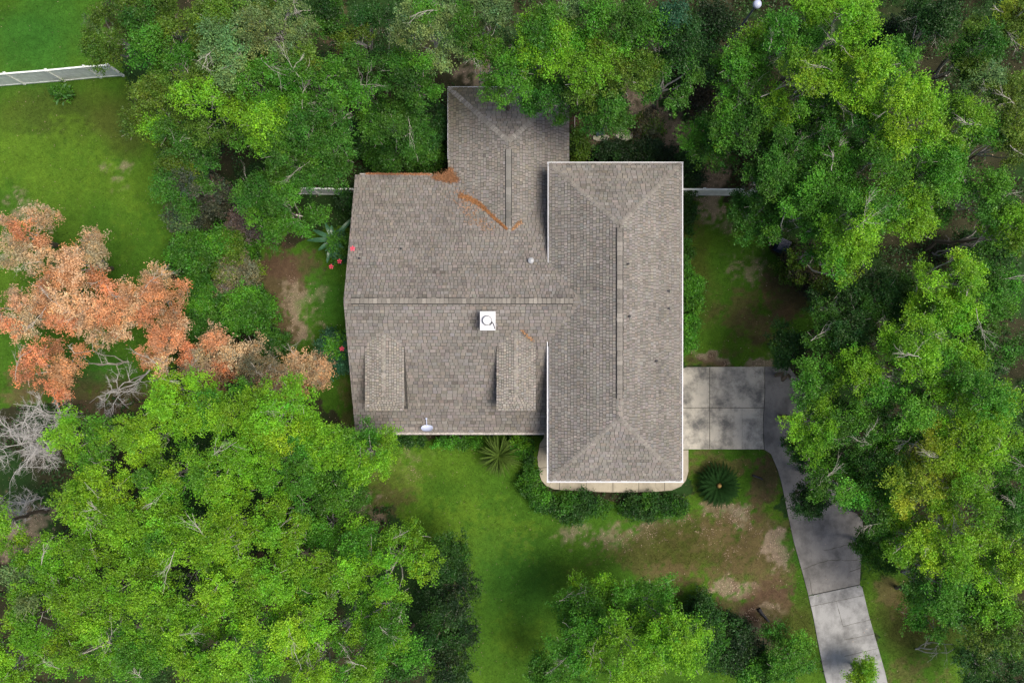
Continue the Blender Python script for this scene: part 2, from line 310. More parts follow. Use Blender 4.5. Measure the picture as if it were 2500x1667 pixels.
# ------------------------------------------------------------------ grass, dead leaves
HARD = [PAD, MID, LOW, PATIO]
def onhard(x, y):
    px = CX + x * F / H; py = CY - y * F / H; m = np.zeros(x.shape, bool)
    for P in HARD: m |= inpoly(px, py, P)
    return m | ((x > -8.5) & (x < 8.7) & (y > -4.6) & (y < 9)) | ((x > 2.4) & (x < 8.7) & (y > -7.2) & (y < 9.4))
n = 620000; x = rng.uniform(-36, 36, n); y = rng.uniform(-25, 25, n)
c, lw, lt = ground_cols(x, y); keep = (lw > .5) & ~onhard(x, y) & (rng.random(n) > lt * .85) & ((c[:, 1] > c[:, 0] * 1.0) | (rng.random(n) < .35)); x, y, c = x[keep], y[keep], c[keep]; n = len(x)
a = rng.uniform(0, 6.28, n); L = rng.uniform(.05, .13, n); lean = rng.uniform(.3, 1.1, n); z0 = (fbm(x, y, 1.3, 30) - .5) * .05
tip = np.stack([x + np.cos(a) * L * lean, y + np.sin(a) * L * lean, z0 + L * .75], 1)
hw = np.stack([-np.sin(a), np.cos(a), 0 * a], 1) * .013; B = np.stack([x, y, z0 - .005], 1)
V = np.stack([B - hw, B + hw, tip], 1).reshape(-1, 3)
gcx = np.clip(c * (1 + rng.normal(0, .22, (n, 1))) * 1.12 + np.array((.010, .008, 0)) * rng.random((n, 1)), .002, 1)
o = raw("grass", V, np.arange(n * 3).reshape(-1, 3), M['grass'], None, np.repeat(gcx, 3, axis=0)); tag(o, "short mown lawn grass, green with yellowish patches", kind='stuff')
n = 1500000; x = rng.uniform(-36, 36, n); y = rng.uniform(-25, 25, n); c, lw, lt = ground_cols(x, y)
keep = (rng.random(n) < np.maximum(lt ** 1.5 * .8 * sstep(.3, .7, fbm(x, y, .35, 88, 3)), .004 + .010 * (lw < .5))) & (~onhard(x, y) | (rng.random(n) < .18)); x, y = x[keep], y[keep]; n = len(x)
P = np.stack([x, y, .03 + rng.random(n) * .03 + .06 * onhard(x, y)], 1); cc = np.array((.40, .32, .24)) * rng.uniform(.4, 1.25, (n, 1)) + np.array((.05, 0, .0)) * rng.random((n, 1))
V, Fc, co = leafcloud(P, .048, rng, 2.0, .7, cc); o = raw("dead_leaves", V, Fc, M['litter'], None, co); tag(o, "scattered tan fallen leaves on the bare soil", kind='stuff')
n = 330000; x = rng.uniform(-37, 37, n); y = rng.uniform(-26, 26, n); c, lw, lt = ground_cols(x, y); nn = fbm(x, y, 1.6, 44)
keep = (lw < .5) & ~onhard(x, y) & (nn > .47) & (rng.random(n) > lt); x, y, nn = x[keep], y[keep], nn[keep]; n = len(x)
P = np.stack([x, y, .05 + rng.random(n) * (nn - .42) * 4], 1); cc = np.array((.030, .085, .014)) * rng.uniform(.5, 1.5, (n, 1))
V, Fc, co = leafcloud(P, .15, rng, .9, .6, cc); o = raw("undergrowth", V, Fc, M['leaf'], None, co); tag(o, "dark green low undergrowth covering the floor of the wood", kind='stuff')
print("ground done")
# ------------------------------------------------------------------ house
house = empty("house", (0, 2, 0), "house with three grey shingled roofs and white gutters in a clearing between trees", "house")
def shingle_mesh(name, slopes, parent, expo=.2, w=(.3, .6), seed=0, base=(.198, .182, .165), stain=None):
    """slopes: convex planar polygons whose first edge is the eave, counter-clockwise from above"""
    r = np.random.default_rng(seed); off = root_loc(parent); out = bmesh.new(); tmp = bpy.data.meshes.new("tmp")
    for poly, ww, ex in slopes:
        poly = [np.array(p, float) for p in poly]; u = poly[1] - poly[0]; u /= np.linalg.norm(u)
        nrm = np.cross(poly[1] - poly[0], poly[2] - poly[0]); nrm /= np.linalg.norm(nrm)
        if nrm[2] < 0: nrm = -nrm; 
        v = np.cross(nrm, u); 
        if v[2] < 0: v = -v
        U = [np.dot(p - poly[0], u) for p in poly]; Vv = [np.dot(p - poly[0], v) for p in poly]
        VV = []; FF = []; CC = []
        rows = int(max(Vv) / ex) + 2; t = .032
        for k in range(rows):
            a = min(U) - r.uniform(0, .5); v0 = k * ex - .03; rowj = r.normal(0, .05)
            while a < max(U):
                wd = r.uniform(*ww); b = a + wd; j = r.normal(0, .008); gp = .013; th = t + r.normal(0, .007)
                q = [(a + gp, v0 + j, th), (b - gp, v0 + j + r.normal(0, .004), th), (b - gp, v0 + ex - .024, .004), (a + gp, v0 + ex - .024, .004), (a + gp, v0 + j, -.01), (b - gp, v0 + j, -.01)]
                i0 = len(VV); VV += [poly[0] + u * x_ + v * y_ + nrm * (z_ + .012) for x_, y_, z_ in q]
                cm = (a + b) / 2; pw = poly[0] + u * cm + v * (v0 + ex / 2)
                f_ = (1 + r.normal(0, .105) + rowj * .7 + .30 * (float(fbm(np.array(pw[0]), np.array(pw[1]), 1.6, 60)) - .5)); tint = np.array((1 + r.normal(0, .03), 1, 1 + r.normal(0, .035)))
                co = np.array(base) * f_ * tint
                if stain is not None: co = stain(pw, co)
                FF += [(i0, i0 + 1, i0 + 2, i0 + 3), (i0 + 4, i0 + 5, i0 + 1, i0)]; CC += [co, co * .8]; a = b
        # underlay + thickness
        i0 = len(VV); n_ = len(poly); VV += [p + nrm * .004 for p in poly]; FF.append(tuple(i0 + i for i in range(n_))); CC.append(np.array((.075, .070, .065)))
        me = bpy.data.meshes.new("t"); me.from_pydata([tuple(p - off) for p in VV], [], FF)
        at_ = me.color_attributes.new("col", 'FLOAT_COLOR', 'CORNER'); arr = []
        for p_, co in zip(me.polygons, CC): arr += [co[0], co[1], co[2], 1] * len(p_.vertices)
        at_.data.foreach_set("color", arr)
        bm = bmesh.new(); bm.from_mesh(me)
        for i in range(n_):
            p0, p1 = poly[i], poly[(i + 1) % n_]; e = p1 - p0; pn = np.cross(e, nrm); cen = sum(poly) / n_
            if np.dot(cen - p0, pn) > 0: pn = -pn
            if i == 0: p0 = p0 + pn / np.linalg.norm(pn) * .03
            bmesh.ops.bisect_plane(bm, geom=bm.verts[:] + bm.edges[:] + bm.faces[:], plane_co=tuple(p0 - off), plane_no=tuple(pn), clear_outer=True, dist=1e-5)
        bm.to_mesh(me); bm.free(); out.from_mesh(me); bpy.data.meshes.remove(me)
    # deck with a dark underside
    cl = out.loops.layers.float_color.get("col")
    for poly, ww, ex in slopes:
        poly = [np.array(p, float) - off for p in poly]; n_ = len(poly); lo = [out.verts.new(p - (0, 0, .14)) for p in poly]; hi = [out.verts.new(p) for p in poly]
        fs = [out.faces.new(lo)] + [out.faces.new((lo[i], lo[(i + 1) % n_], hi[(i + 1) % n_], hi[i])) for i in (0,)]
        for f in fs:
            for l in f.loops: l[cl] = (.25, .24, .22, 1)
    me = bpy.data.meshes.new(name); out.to_mesh(me); out.free(); me.materials.append(M['shingle'])
    o = bpy.data.objects.new(name, me); C.collection.objects.link(o); o.parent = parent; return o
def caps(name, lines, parent, wd=.3, ln=.23, lift=.05, base=(.25, .235, .21), drop=.4, seed=0, flat=False):
    """overlapping cap pieces along a ridge or hip; lines = [(p0,p1)] at roof surface"""
    r = np.random.default_rng(seed); V = []; Fc = []; CC = []
    for p0, p1 in lines:
        p0 = np.array(p0, float); p1 = np.array(p1, float); d = p1 - p0; L = np.linalg.norm(d); d /= L; h = np.array((-d[1], d[0], 0)); h /= np.linalg.norm(h); n_ = int(L / ln)
        for k in range(n_):
            a = p0 + d * (k * L / n_ + .016); b = p0 + d * ((k + 1) * L / n_ - .012); co = np.array(base) * (1 + r.normal(0, .16))
            w2 = wd / 2 * (1 + r.normal(0, .02)); z0 = np.array((0, 0, lift + r.normal(0, .003))); z1 = np.array((0, 0, lift - .012)); dn = np.array((0, 0, drop * w2)); i0 = len(V)
            V += [a - h * w2 - dn + z0, a + z0, a + h * w2 - dn + z0, b - h * w2 - dn + z1, b + z1, b + h * w2 - dn + z1,
                  a - h * w2 - dn + z0 - (0, 0, lift), a + h * w2 - dn + z0 - (0, 0, lift), b - h * w2 - dn + z1 - (0, 0, lift), b + h * w2 - dn + z1 - (0, 0, lift)]
            V += [V[i0], V[i0 + 2], V[i0 + 3], V[i0 + 5]]
            Fc += [(i0, i0 + 1, i0 + 4, i0 + 3), (i0 + 1, i0 + 2, i0 + 5, i0 + 4), (i0 + 6, i0 + 10, i0 + 12, i0 + 8), (i0 + 11, i0 + 7, i0 + 9, i0 + 13), (i0 + 6, i0 + 7, i0 + 11, i0 + 10)]
            CC += [co] * 6 + [np.array((.04, .04, .04))] * 8  # dark cap sides: vent mesh, also painting a shadow line
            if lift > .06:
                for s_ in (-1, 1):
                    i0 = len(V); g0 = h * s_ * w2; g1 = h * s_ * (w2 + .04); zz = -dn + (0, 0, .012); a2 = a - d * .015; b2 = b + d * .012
                    V += [a2 + g0 + zz, b2 + g0 + zz, b2 + g1 + zz, a2 + g1 + zz]; Fc.append((i0, i0 + 1, i0 + 2, i0 + 3)); CC += [np.array((.035, .035, .035))] * 4  # dark strips paint a shadow line on each side of the cap
    # five-cornered ends are quads here; keep simple
    return raw(name, V, Fc, M['shingle'], parent, np.array(CC))
PIT = .40
ZE = 3.0; ZR = 5.9
XL = -8.93; YB = 9.45; YF = -5.15; YRM = (YB + YF) / 2
XM = 4.3
main = shingle_mesh("roof", [([(XL, YF, ZE), (XM, YF, ZE), (XM, YRM, ZR), (XL, YRM, ZR)], (.20, .36), .19),
                             ([(XM, YB, ZE), (XL, YB, ZE), (XL, YRM, ZR), (XM, YRM, ZR)], (.16, .28), .175)], house, seed=1)
main["label"] = "wide gabled main roof with two dormers"
def stainB(p, c):
    k = sstep(2.2, 7.5, float((p[1] - 9.6) + (-1.2 - p[0]) * .8)); return c * (1 - k * .28) * np.array((1, 1 - .02 * k, 1 - .3 * k))
bx0, bx1, by1, by0 = -3.60, 3.22, 14.43, 5.2; bh = (bx1 - bx0) / 2; bxm = (bx0 + bx1) / 2; bz = ZE + bh * PIT
wb = shingle_mesh("roof", [([(bx1, by1, ZE), (bx0, by1, ZE), (bxm, by1 - bh, bz)], (.2, .34), .17),
                           ([(bx0, by1, ZE), (bx0, by0, ZE), (bxm, by0, bz), (bxm, by1 - bh, bz)], (.15, .25), .17),
                           ([(bx1, by0, ZE), (bx1, by1, ZE), (bxm, by1 - bh, bz), (bxm, by0, bz)], (.15, .25), .17)], house, seed=2, base=(.212, .197, .178), stain=stainB)
wb["label"] = "lower hipped roof at the back, stained olive at one corner"
cx0, cx1, cy1, cy0 = 2.04, 9.13, 9.61, -7.5; ch = (cx1 - cx0) / 2; cxm = (cx0 + cx1) / 2; CE = 5.1; cz = CE + ch * .48
wc = shingle_mesh("roof", [([(cx1, cy1, CE), (cx0, cy1, CE), (cxm, cy1 - ch, cz)], (.19, .34), .175),
                           ([(cx0, cy0, CE), (cx1, cy0, CE), (cxm, cy0 + ch, cz)], (.18, .32), .175),
                           ([(cx0, cy1, CE), (cx0, cy0, CE), (cxm, cy0 + ch, cz), (cxm, cy1 - ch, cz)], (.14, .22), .18),
                           ([(cx1, cy0, CE), (cx1, cy1, CE), (cxm, cy1 - ch, cz), (cxm, cy0 + ch, cz)], (.14, .22), .17)], house, seed=3, base=(.208, .194, .175))
wc["label"] = "long hipped roof with white gutters over the garage wing"
caps("ridge_cap", [((-8.55, YRM, ZR), (3.25, YRM, ZR))], main, .29, .235, .075, (.212, .197, .172), .22, 4)
for L_ in (((XL + .02, YRM, ZR), (-8.6, YRM, ZR)), ((3.3, YRM, ZR), (3.75, YRM, ZR))): caps("ridge_cap", [L_], main, .29, .24, .03, (.225, .205, .175), .4, 5)
caps("ridge_cap", [((bxm, 10.6, bz), (bxm, 6.35, bz))], wb, .29, .42, .07, (.185, .18, .165), .22, 6)
for L_ in [((bx0, by1, ZE), (bxm, by1 - bh, bz)), ((bx1, by1, ZE), (bxm, by1 - bh, bz))]: caps("hip_cap", [L_], wb, .28, .2, .05, (.29, .275, .25), .28, 7)
caps("ridge_cap", [((cxm, 5.9, cz), (cxm, -2.95, cz))], wc, .29, .24, .075, (.215, .20, .178), .25, 8)
caps("ridge_cap", [((cxm, 6.0, cz), (cxm, 5.95, cz)), ((cxm, -3.0, cz), (cxm, -3.9, cz))], wc, .34, .04 if False else .24, .03, (.26, .23, .205), .48, 9)
for L_ in [((cx0, cy1, CE), (cxm, cy1 - ch, cz)), ((cx1, cy1, CE), (cxm, cy1 - ch, cz)), ((cx0, cy0, CE), (cxm, cy0 + ch, cz)), ((cx1, cy0, CE), (cxm, cy0 + ch, cz))]: caps("hip_cap", [L_], wc, .23, .2, .045, (.228, .213, .188), .34, 10)
# gutters
def gutter(p0, p1, out, m=None, wd=.13, name="gutter", parent=None, rim=.035):
    p0 = np.array(p0, float); p1 = np.array(p1, float); o = np.array((out[0], out[1], 0.0)); b = MB()
    z = lambda a: np.array((0, 0, a))
    def run(a0, a1, z0, z1):
        k = len(b.V)
        for p in (p0, p1): b.V += [tuple(p + o * a0 + z(z0)), tuple(p + o * a1 + z(z0)), tuple(p + o * a1 + z(z1)), tuple(p + o * a0 + z(z1))]
        b.F.extend([[k + i for i in f] for f in ((0, 3, 2, 1), (4, 5, 6, 7), (0, 1, 5, 4), (1, 2, 6, 5), (2, 3, 7, 6), (3, 0, 4, 7))])
    run(.010, wd, -.16, -.13); run(wd - rim, wd + .006, -.1301, -.025); run(.012, .028, -.1299, -.06); run(wd * .45, wd * .55, -.1298, -.118)
    return b.build(name, m or M['white'], parent or house)
gutter((cx0 - .16, cy0 - .008, CE), (cx1 + .16, cy0 - .008, CE), (0, -1), wd=.12)
gutter((cx1 + .008, cy0 - .02, CE), (cx1 + .008, cy1 + .02, CE), (1, 0), wd=.12)
gutter((cx0 - .13, cy1 + .008, CE), (cx1 + .16, cy1 + .008, CE), (0, 1), wd=.09)
gutter((cx0 - .008, cy0 - .02, CE), (cx0 - .008, .33, CE), (-1, 0), wd=.13)
gutter((cx0 - .008, 4.15, CE), (cx0 - .008, cy1 + .02, CE), (-1, 0), wd=.09)
gutter((XL, YF - .008, ZE), (cx0 - .2, YF - .008, ZE), (0, -1), M['dirty_white'], .14)["label"] = "grimy gutter along the front eave"
gutter((bx0 - .06, by1 + .008, ZE), (bx1, by1 + .008, ZE), (0, 1), wd=.075)
gutter((bx0 - .008, by0 + 5.2, ZE), (bx0 - .008, by1, ZE), (-1, 0), wd=.06)
gutter((XL + .25, YB + .008, ZE), (-4.55, YB + .008, ZE), (0, 1), M['dirty_white'], .11)["label"] = "back gutter full of rusty needles"
# walls
def prismwall(name, x0, x1, y0, y1, z1): return MB().box(x0, x1, y0, y1, -.1, z1).build(name, M['siding'], house)
prismwall("wall", XL + .35, 2.5, YF + .45, YB - .45, 2.84); prismwall("wall", bx0 + .4, bx1 - .4, YB - .44, by1 - .4, 2.84)
wcw = prismwall("wall", cx0 + .42, cx1 - .42, cy0 + .42, cy1 - .42, 4.94)
gb = MB(); k = 0
gb.V = [(x_, y_, z_) for x_ in (XL + .352, XL + .55) for y_, z_ in ((YF + .5, 2.85), (YB - .5, 2.85), (YRM, ZR - .18))]; gb.F = [[0, 1, 2], [3, 5, 4], [0, 3, 4, 1], [1, 4, 5, 2], [2, 5, 3, 0]]
gb.build("gable_wall", M['siding'], house)
def window(x, y, z, wd, ht, ax, s):
    f = MB(); e = .07
    def bx(a0, a1, z0, z1, d0, d1):
        if ax == 'y': f.box(x + a0, x + a1, *(sorted((y + s * d0, y + s * d1))), z + z0, z + z1)
        else: f.box(*(sorted((x + s * d0, x + s * d1))), y + a0, y + a1, z + z0, z + z1)
    bx(-wd / 2, wd / 2, 0, e, 0, .06); bx(-wd / 2, wd / 2, ht - e, ht, 0, .06); bx(-wd / 2, -wd / 2 + e, e, ht - e, 0, .055); bx(wd / 2 - e, wd / 2, e, ht - e, 0, .055); bx(-.02, .02, e, ht - e, 0, .045)
    w_ = f.build("window", M['white'], house); f = MB()
    if ax == 'y': f.box(x - wd / 2 + .02, x + wd / 2 - .02, *(sorted((y + s * .002, y + s * .03))), z + .02, z + ht - .02)
    else: f.box(*(sorted((x + s * .002, x + s * .03))), y - wd / 2 + .02, y + wd / 2 - .02, z + .02, z + ht - .02)
    f.build("pane", M['glass'], w_)
for xx in (-6.9, -3.4, .3): window(xx, YF + .45, .9, 1.3, 1.4, 'y', -1)
for yy in (-2.5, 3.5, 6.8): window(XL + .35, yy, .9, 1.1, 1.3, 'x', -1)
for yy in (3.6, 7.2): window(cx1 - .42, yy, 1.0, 1.2, 1.3, 'x', 1)
window(5.5, cy0 + .42, 1.0, 1.6, 1.4, 'y', -1)
gd = MB(); 
for k in range(4): gd.box(cx1 - .418, cx1 - .37, -6.3, -1.7, .02 + k * .57, .56 + k * .57)
gd.build("garage_door", M['white'], house)
MB().box(1.0, 1.95, YF + .40, YF + .447, .02, 2.1).build("front_door", M['dark'], house)
# dormers
def dormer(x0, x1, seed):
    ez = 4.95; y0 = -3.70; xm = (x0 + x1) / 2; hw = (x1 - x0) / 2; zr = ez + hw * .31; yb = 1.2
    body = MB().box(x0 + .15, x1 - .15, y0 + .16, 0.4, 3.0, ez - .02).build("dormer", M['cheek'], house)
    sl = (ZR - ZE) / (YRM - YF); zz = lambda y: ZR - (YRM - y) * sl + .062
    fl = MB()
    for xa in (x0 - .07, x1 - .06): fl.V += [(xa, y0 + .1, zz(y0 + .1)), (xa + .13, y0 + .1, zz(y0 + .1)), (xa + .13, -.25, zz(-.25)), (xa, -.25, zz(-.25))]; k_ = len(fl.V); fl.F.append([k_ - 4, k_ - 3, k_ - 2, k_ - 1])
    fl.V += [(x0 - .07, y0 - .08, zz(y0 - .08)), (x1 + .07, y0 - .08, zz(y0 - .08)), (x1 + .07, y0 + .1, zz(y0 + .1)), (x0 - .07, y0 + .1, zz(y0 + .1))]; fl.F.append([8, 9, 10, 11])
    fl.build("shade_flashing", M['shade_flash'], body)  # flashing strips widened to paint dark shade around the dormer
    shingle_mesh("roof", [([(x0, y0, ez), (x1, y0, ez), (xm, y0 + hw, zr)], (.14, .22), .13),
                          ([(x1, y0, ez), (x1, yb, ez), (xm, yb, zr), (xm, y0 + hw, zr)], (.13, .2), .14),
                          ([(x0, yb, ez), (x0, y0, ez), (xm, y0 + hw, zr), (xm, yb, zr)], (.13, .2), .14)], body, seed=seed, base=(.262, .242, .212))
    caps("ridge_cap", [((xm, .58, zr), (xm, y0 + hw, zr))], body, .20, .2, .02, (.285, .265, .225), .3, seed + 1)
    f = MB()
    for a0, a1, z0, z1 in ((-.55, .55, 3.75, 3.82), (-.55, .55, 4.68, 4.75), (-.55, -.48, 3.82, 4.68), (.48, .55, 3.82, 4.68)): f.box(xm + a0, xm + a1, y0 + .10, y0 + .159, z0, z1)
    f.build("window_frame", M['white'], body); MB().box(xm - .5, xm + .5, y0 + .12, y0 + .158, 3.78, 4.72).build("pane", M['glass'], body)
    return body
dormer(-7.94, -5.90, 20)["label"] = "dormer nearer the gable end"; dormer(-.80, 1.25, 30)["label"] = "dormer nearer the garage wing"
# chimney
chm = MB().box(-1.62, -.91, .63, 1.52, 4.9, 6.30).build("chimney", M['white'], house)
MB().box(-1.675, -.865, .585, 1.575, 6.301, 6.36).build("chimney_cap", M['white'], chm)
fc = at(1189, 782, 6.5)
MB().lathe((fc[0], fc[1], 6.361), [(.21, 0), (.21, .12), (.252, .13), (.252, .155)], 28).build("flue", M['dark'], chm)
MB().lathe((fc[0], fc[1], 6.517), [(.222, 0), (.222, .012), (.20, .03), (.06, .05)], 28).build("flue_lid", M['white'], chm)
T = Tubes(6); q = [at(a, b, z) for a, b, z in ((1198, 790, 6.45), (1202, 786, 6.47), (1205, 791, 6.45), (1207, 797, 6.42), (1208, 803, 6.39))]; T.add(q, .022, .018)
T.add([at(1202, 786, 6.46), at(1199, 791, 6.42), at(1195, 795, 6.38)], .02, .016); T.build("dark_tail", M['dark'], chm)  # dark curved line trailing from the flue across the cap
MB().box(*sorted((at(1183, 0, 6.38)[0], at(1186, 0, 6.38)[0])), at(0, 796, 6.38)[1], at(0, 793, 6.38)[1], 6.3605, 6.40).build("bracket", M['metal'], chm)
# roof vents
def roofz(px, py, which):
    for _ in range(1):
        z = 5.0
    for _ in range(12):
        p = at(px, py, z)
        z = ZR - abs(p[1] - YRM) * (ZR - ZE) / ((YB - YF) / 2) if which == 'm' else CE + .48 * min(p[0] - cx0, cx1 - p[0])
    return at(px, py, z)
for px_, py_, wh in ((1533, 645, 'c'), (1536, 772, 'c'), (1602, 881, 'c'), (1632, 711, 'c'), (1632, 753, 'c'), (979, 608, 'm'), (878, 631, 'm')):
    p = roofz(px_, py_, wh); MB().lathe(p - (0, 0, .05), [(.10, 0), (.09, .06), (.055, .07), (.055, .26), (.035, .262)], 12).build("vent_pipe", M['dark'], house)
p = roofz(1296, 637, 'm')
vc = MB().lathe(p - (0, 0, .1), [(.12, 0), (.12, .3)], 18).build("vent_stack", M['metal'], house)
MB().lathe(p + (0, 0, .21), [(.165, 0), (.165, .02), (.11, .06), (.02, .10)], 22).build("vent_cap", M['metal'], vc)
# satellite dish standing on the front eave
dp = at(1043, 1048, 3.3); de = empty("satellite_dish", (dp[0], -5.02, 3.07), "pale grey satellite dish with an arm at the edge of the front roof", "satellite dish")
T = Tubes(8); a0 = at(1041, 1022, 3.55); T.add([at(1042, 1041, 3.25), at(1041.5, 1030, 3.45), a0], .028, .024); T.build("feed_arm", M['lamp'], de)
MB().box(a0[0] - .045, a0[0] + .045, a0[1] - .03, a0[1] + .05, a0[2] - .04, a0[2] + .05).build("feed_horn", M['lamp'], de)
V = []; Fc = []; n_ = 24; rings = 5; dc = at(1043, 1046, 3.35)
for rr in range(rings + 1):
    for k in range(n_):
        a = 2 * math.pi * k / n_; rd = rr / rings; lx = math.copysign(abs(math.cos(a)) ** .75, math.cos(a)) * .34 * rd; ly = math.sin(a) * .22 * rd; zz = .09 * rd * rd
        ny = np.array((0, .62, .78)); V.append(dc + np.array((lx, 0, 0)) + ly * np.array((0, .78, -.62)) * (.85 if ly > 0 else 1) + ny * zz)
for rr in range(rings):
    for k in range(n_): Fc.append((rr * n_ + k, rr * n_ + (k + 1) % n_, (rr + 1) * n_ + (k + 1) % n_, (rr + 1) * n_ + k))
nb = len(V); V2 = [v - np.array((0, .012, .016)) for v in V]
pyobj("reflector", V + V2, Fc + [tuple(nb + i for i in reversed(f)) for f in Fc], M['lamp'], de, True)
T = Tubes(8); T.add([(dp[0], -5.02, 3.0), (dp[0], -5.02, 3.2), dc - (0, 0, .05)], .025, .025); T.build("mast", M['metal'], de)
# rusty needle drifts on the roof
def needles(name, pts, n, label, zf, wd, seed, col=(.21, .10, .048)):
    r = np.random.default_rng(seed); P = []
    for _ in range(n):
        s = r.integers(0, len(pts) - 1); t = r.random(); (ax_, ay_, wa), (bx_, by_, wb_) = pts[s], pts[s + 1]
        px_ = ax_ + (bx_ - ax_) * t + r.normal(0, (wa + (wb_ - wa) * t)); py_ = ay_ + (by_ - ay_) * t + r.normal(0, (wa + (wb_ - wa) * t) * .8)
        p = at(px_, py_, 3.5)
        for _ in range(4): p = at(px_, py_, zf(p))
        P.append(p + np.array((0, 0, .05 + r.random() * .05)))
    P = np.array(P); c = np.array(col) * r.uniform(.45, 1.5, (n, 1)) + np.array((.04, .03, .02)) * r.random((n, 1))
    V, Fc, co = leafcloud(P, .17, r, 2.2, .14, c); return tag(raw(name, V, Fc, M['litter'], None, co), label, kind='stuff')
zm = lambda p: ZR - abs(p[1] - YRM) * (ZR - ZE) / ((YB - YF) / 2)
zb = lambda p: ZE + PIT * min(p[0] - bx0, bx1 - p[0]); zmx = lambda p: max(zm(p), zb(p))
needles("pine_needles", [(1062, 434, 5), (1088, 432, 7), (1100, 430, 6), (1092, 437, 6), (1110, 438, 6)], 1700, "rusty pine needles heaped in the inner corner of the back eave", zmx, 0, 1)
needles("pine_needles", [(1098, 412, 2), (1099, 428, 6), (1112, 440, 4)], 500, "thin spill of rusty needles against the back wing edge", zmx, 0, 9)
needles("pine_needles", [(1125, 478, 4), (1150, 487, 4), (1175, 503, 3), (1210, 535, 2), (1238, 560, 1.2)], 1000, "long streak of orange pine needles down the roof valley", zmx, 0, 2, (.27, .125, .05))
needles("pine_needles", [(1250, 562, 1.5), (1272, 540, 3)], 130, "short faint streak of orange needles beside the valley tip", zmx, 0, 3, (.36, .20, .10))
needles("pine_needles", [(895, 425.5, 1.0), (1054, 427, 1.0)], 1100, "line of brown needles filling the back gutter", lambda p: 2.95, 0, 4, (.30, .14, .07))
needles("pine_needles", [(1272, 805, 1), (1290, 822, 2), (1302, 832, 2)], 70, "faint orange needles behind the dormer by the garage wing", lambda p: max(zm(p), 5.0), 0, 5, (.36, .20, .10))
needles("pine_needles", [(1120, 470, 14), (1150, 520, 16), (1200, 560, 8)], 260, "sparse loose needles strewn beside the roof valley", zmx, 0, 6, (.32, .18, .10))
print("house done")
# ------------------------------------------------------------------ fences
def fence(name, pts, label, hgt=1.8, post=2.4, group=None):
    W = [at(a, b, 1.8) for a, b in pts]; W = [np.array((p[0], p[1], 0)) for p in W]; e = empty(name, W[0], label, "fence", group)
    pn = MB(); rl = MB()
    for p, q in zip(W, W[1:]):
        d = q - p; L = np.linalg.norm(d); d /= L; h = np.array((-d[1], d[0], 0)); k = 0.06
        while k < L - .05:
            a = p + d * k; b = p + d * min(k + .147, L); o_ = h * (.004 if int(k / .15) % 2 else 0)
            pn.obox(a + o_ + (0, 0, .93), b + o_ + (0, 0, .93), .022, 1.62); k += .15
        rl.obox(p + (0, 0, 1.765), q + (0, 0, 1.765), .09, .07); MB().obox(p + (0, 0, .12), q + (0, 0, .12), .055, .12).build('rail', M['vinyl'], e)
        n_ = max(1, round(L / post))
        for j in range(n_ + (1 if q is W[-1] else 0)):
            c_ = p + d * L * j / n_; b = MB(); b.box(c_[0] - .065, c_[0] + .065, c_[1] - .065, c_[1] + .065, -.1, 1.86); b.V += [(c_[0] - .085, c_[1] - .085, 1.861), (c_[0] + .085, c_[1] - .085, 1.861), (c_[0] + .085, c_[1] + .085, 1.861), (c_[0] - .085, c_[1] + .085, 1.861), (c_[0], c_[1], 1.95)]
            m_ = len(b.V) - 5; b.F += [[m_, m_ + 1, m_ + 4], [m_ + 1, m_ + 2, m_ + 4], [m_ + 2, m_ + 3, m_ + 4], [m_ + 3, m_, m_ + 4], [m_ + 3, m_ + 2, m_ + 1, m_]]; b.build("post", M['vinyl'], e)
    pn.build("panel", M['vinyl'], e); rl.build("rail", M['vinyl'], e); return e
fence("fence", [(-190, 196), (112, 172), (205, 163), (262, 159)], "long white vinyl fence crossing the open lawn by the wood")
fence("fence", [(640, 457), (760, 460), (885, 462)], "short white fence half hidden under leaves west of the house")
fence("fence", [(1590, 462), (1720, 462), (1850, 463)], "short pale fence running from the garage wing into the trees")
# ------------------------------------------------------------------ lamp post, bin, stones, condenser, small things
lp = at(1850, 9, 6.0); le = empty("street_lamp", (lp[0], lp[1], 0), "tall dark lamp post with round bluish white head above the trees", "street lamp")
MB().lathe((lp[0], lp[1], -.1), [(.11, 0), (.10, .6), (.075, .62), (.055, 5.8)], 14).build("pole", M['pole'], le)
MB().lathe((lp[0], lp[1], 5.701), [(.08, 0), (.20, .08), (.235, .2), (.20, .31), (.12, .37), (.03, .40)], 24).build("lamp_head", M['lamp'], le, True)
bp = at(1912, 600, .8); be = empty("bin", (bp[0], bp[1], 0), "dark blue bin beside the bare strip under the trees", "bin")
def rotbox(mb, c, sx, sy, z0, z1, a, tp=1.0):
    ca, sa = math.cos(a), math.sin(a); f_ = lambda s: [(c[0] + x_ * s * ca - y_ * s * sa, c[1] + x_ * s * sa + y_ * s * ca) for x_, y_ in ((-sx, -sy), (sx, -sy), (sx, sy), (-sx, sy))]
    k = len(mb.V); mb.V += [(*p, z0) for p in f_(1)] + [(*p, z1) for p in f_(tp)]; mb.F += [[k + i for i in f] for f in ((0, 3, 2, 1), (4, 5, 6, 7), (0, 1, 5, 4), (1, 2, 6, 5), (2, 3, 7, 6), (3, 0, 4, 7))]; return mb
rotbox(MB(), bp, .27, .30, .0, .95, -.45, 1.12).build("body", M['blue'], be); rotbox(MB(), bp, .33, .37, .951, 1.01, -.45, .96).build("lid", M['blue'], be)
for s_ in (-1, 1):
    T = Tubes(10); T.add([bp[:3] * (1, 1, 0) + (s_ * .24 - .1, .30, .1), bp[:3] * (1, 1, 0) + (s_ * .29 - .1, .32, .1)], .1, .1); T.build("wheel", M['dark'], be)
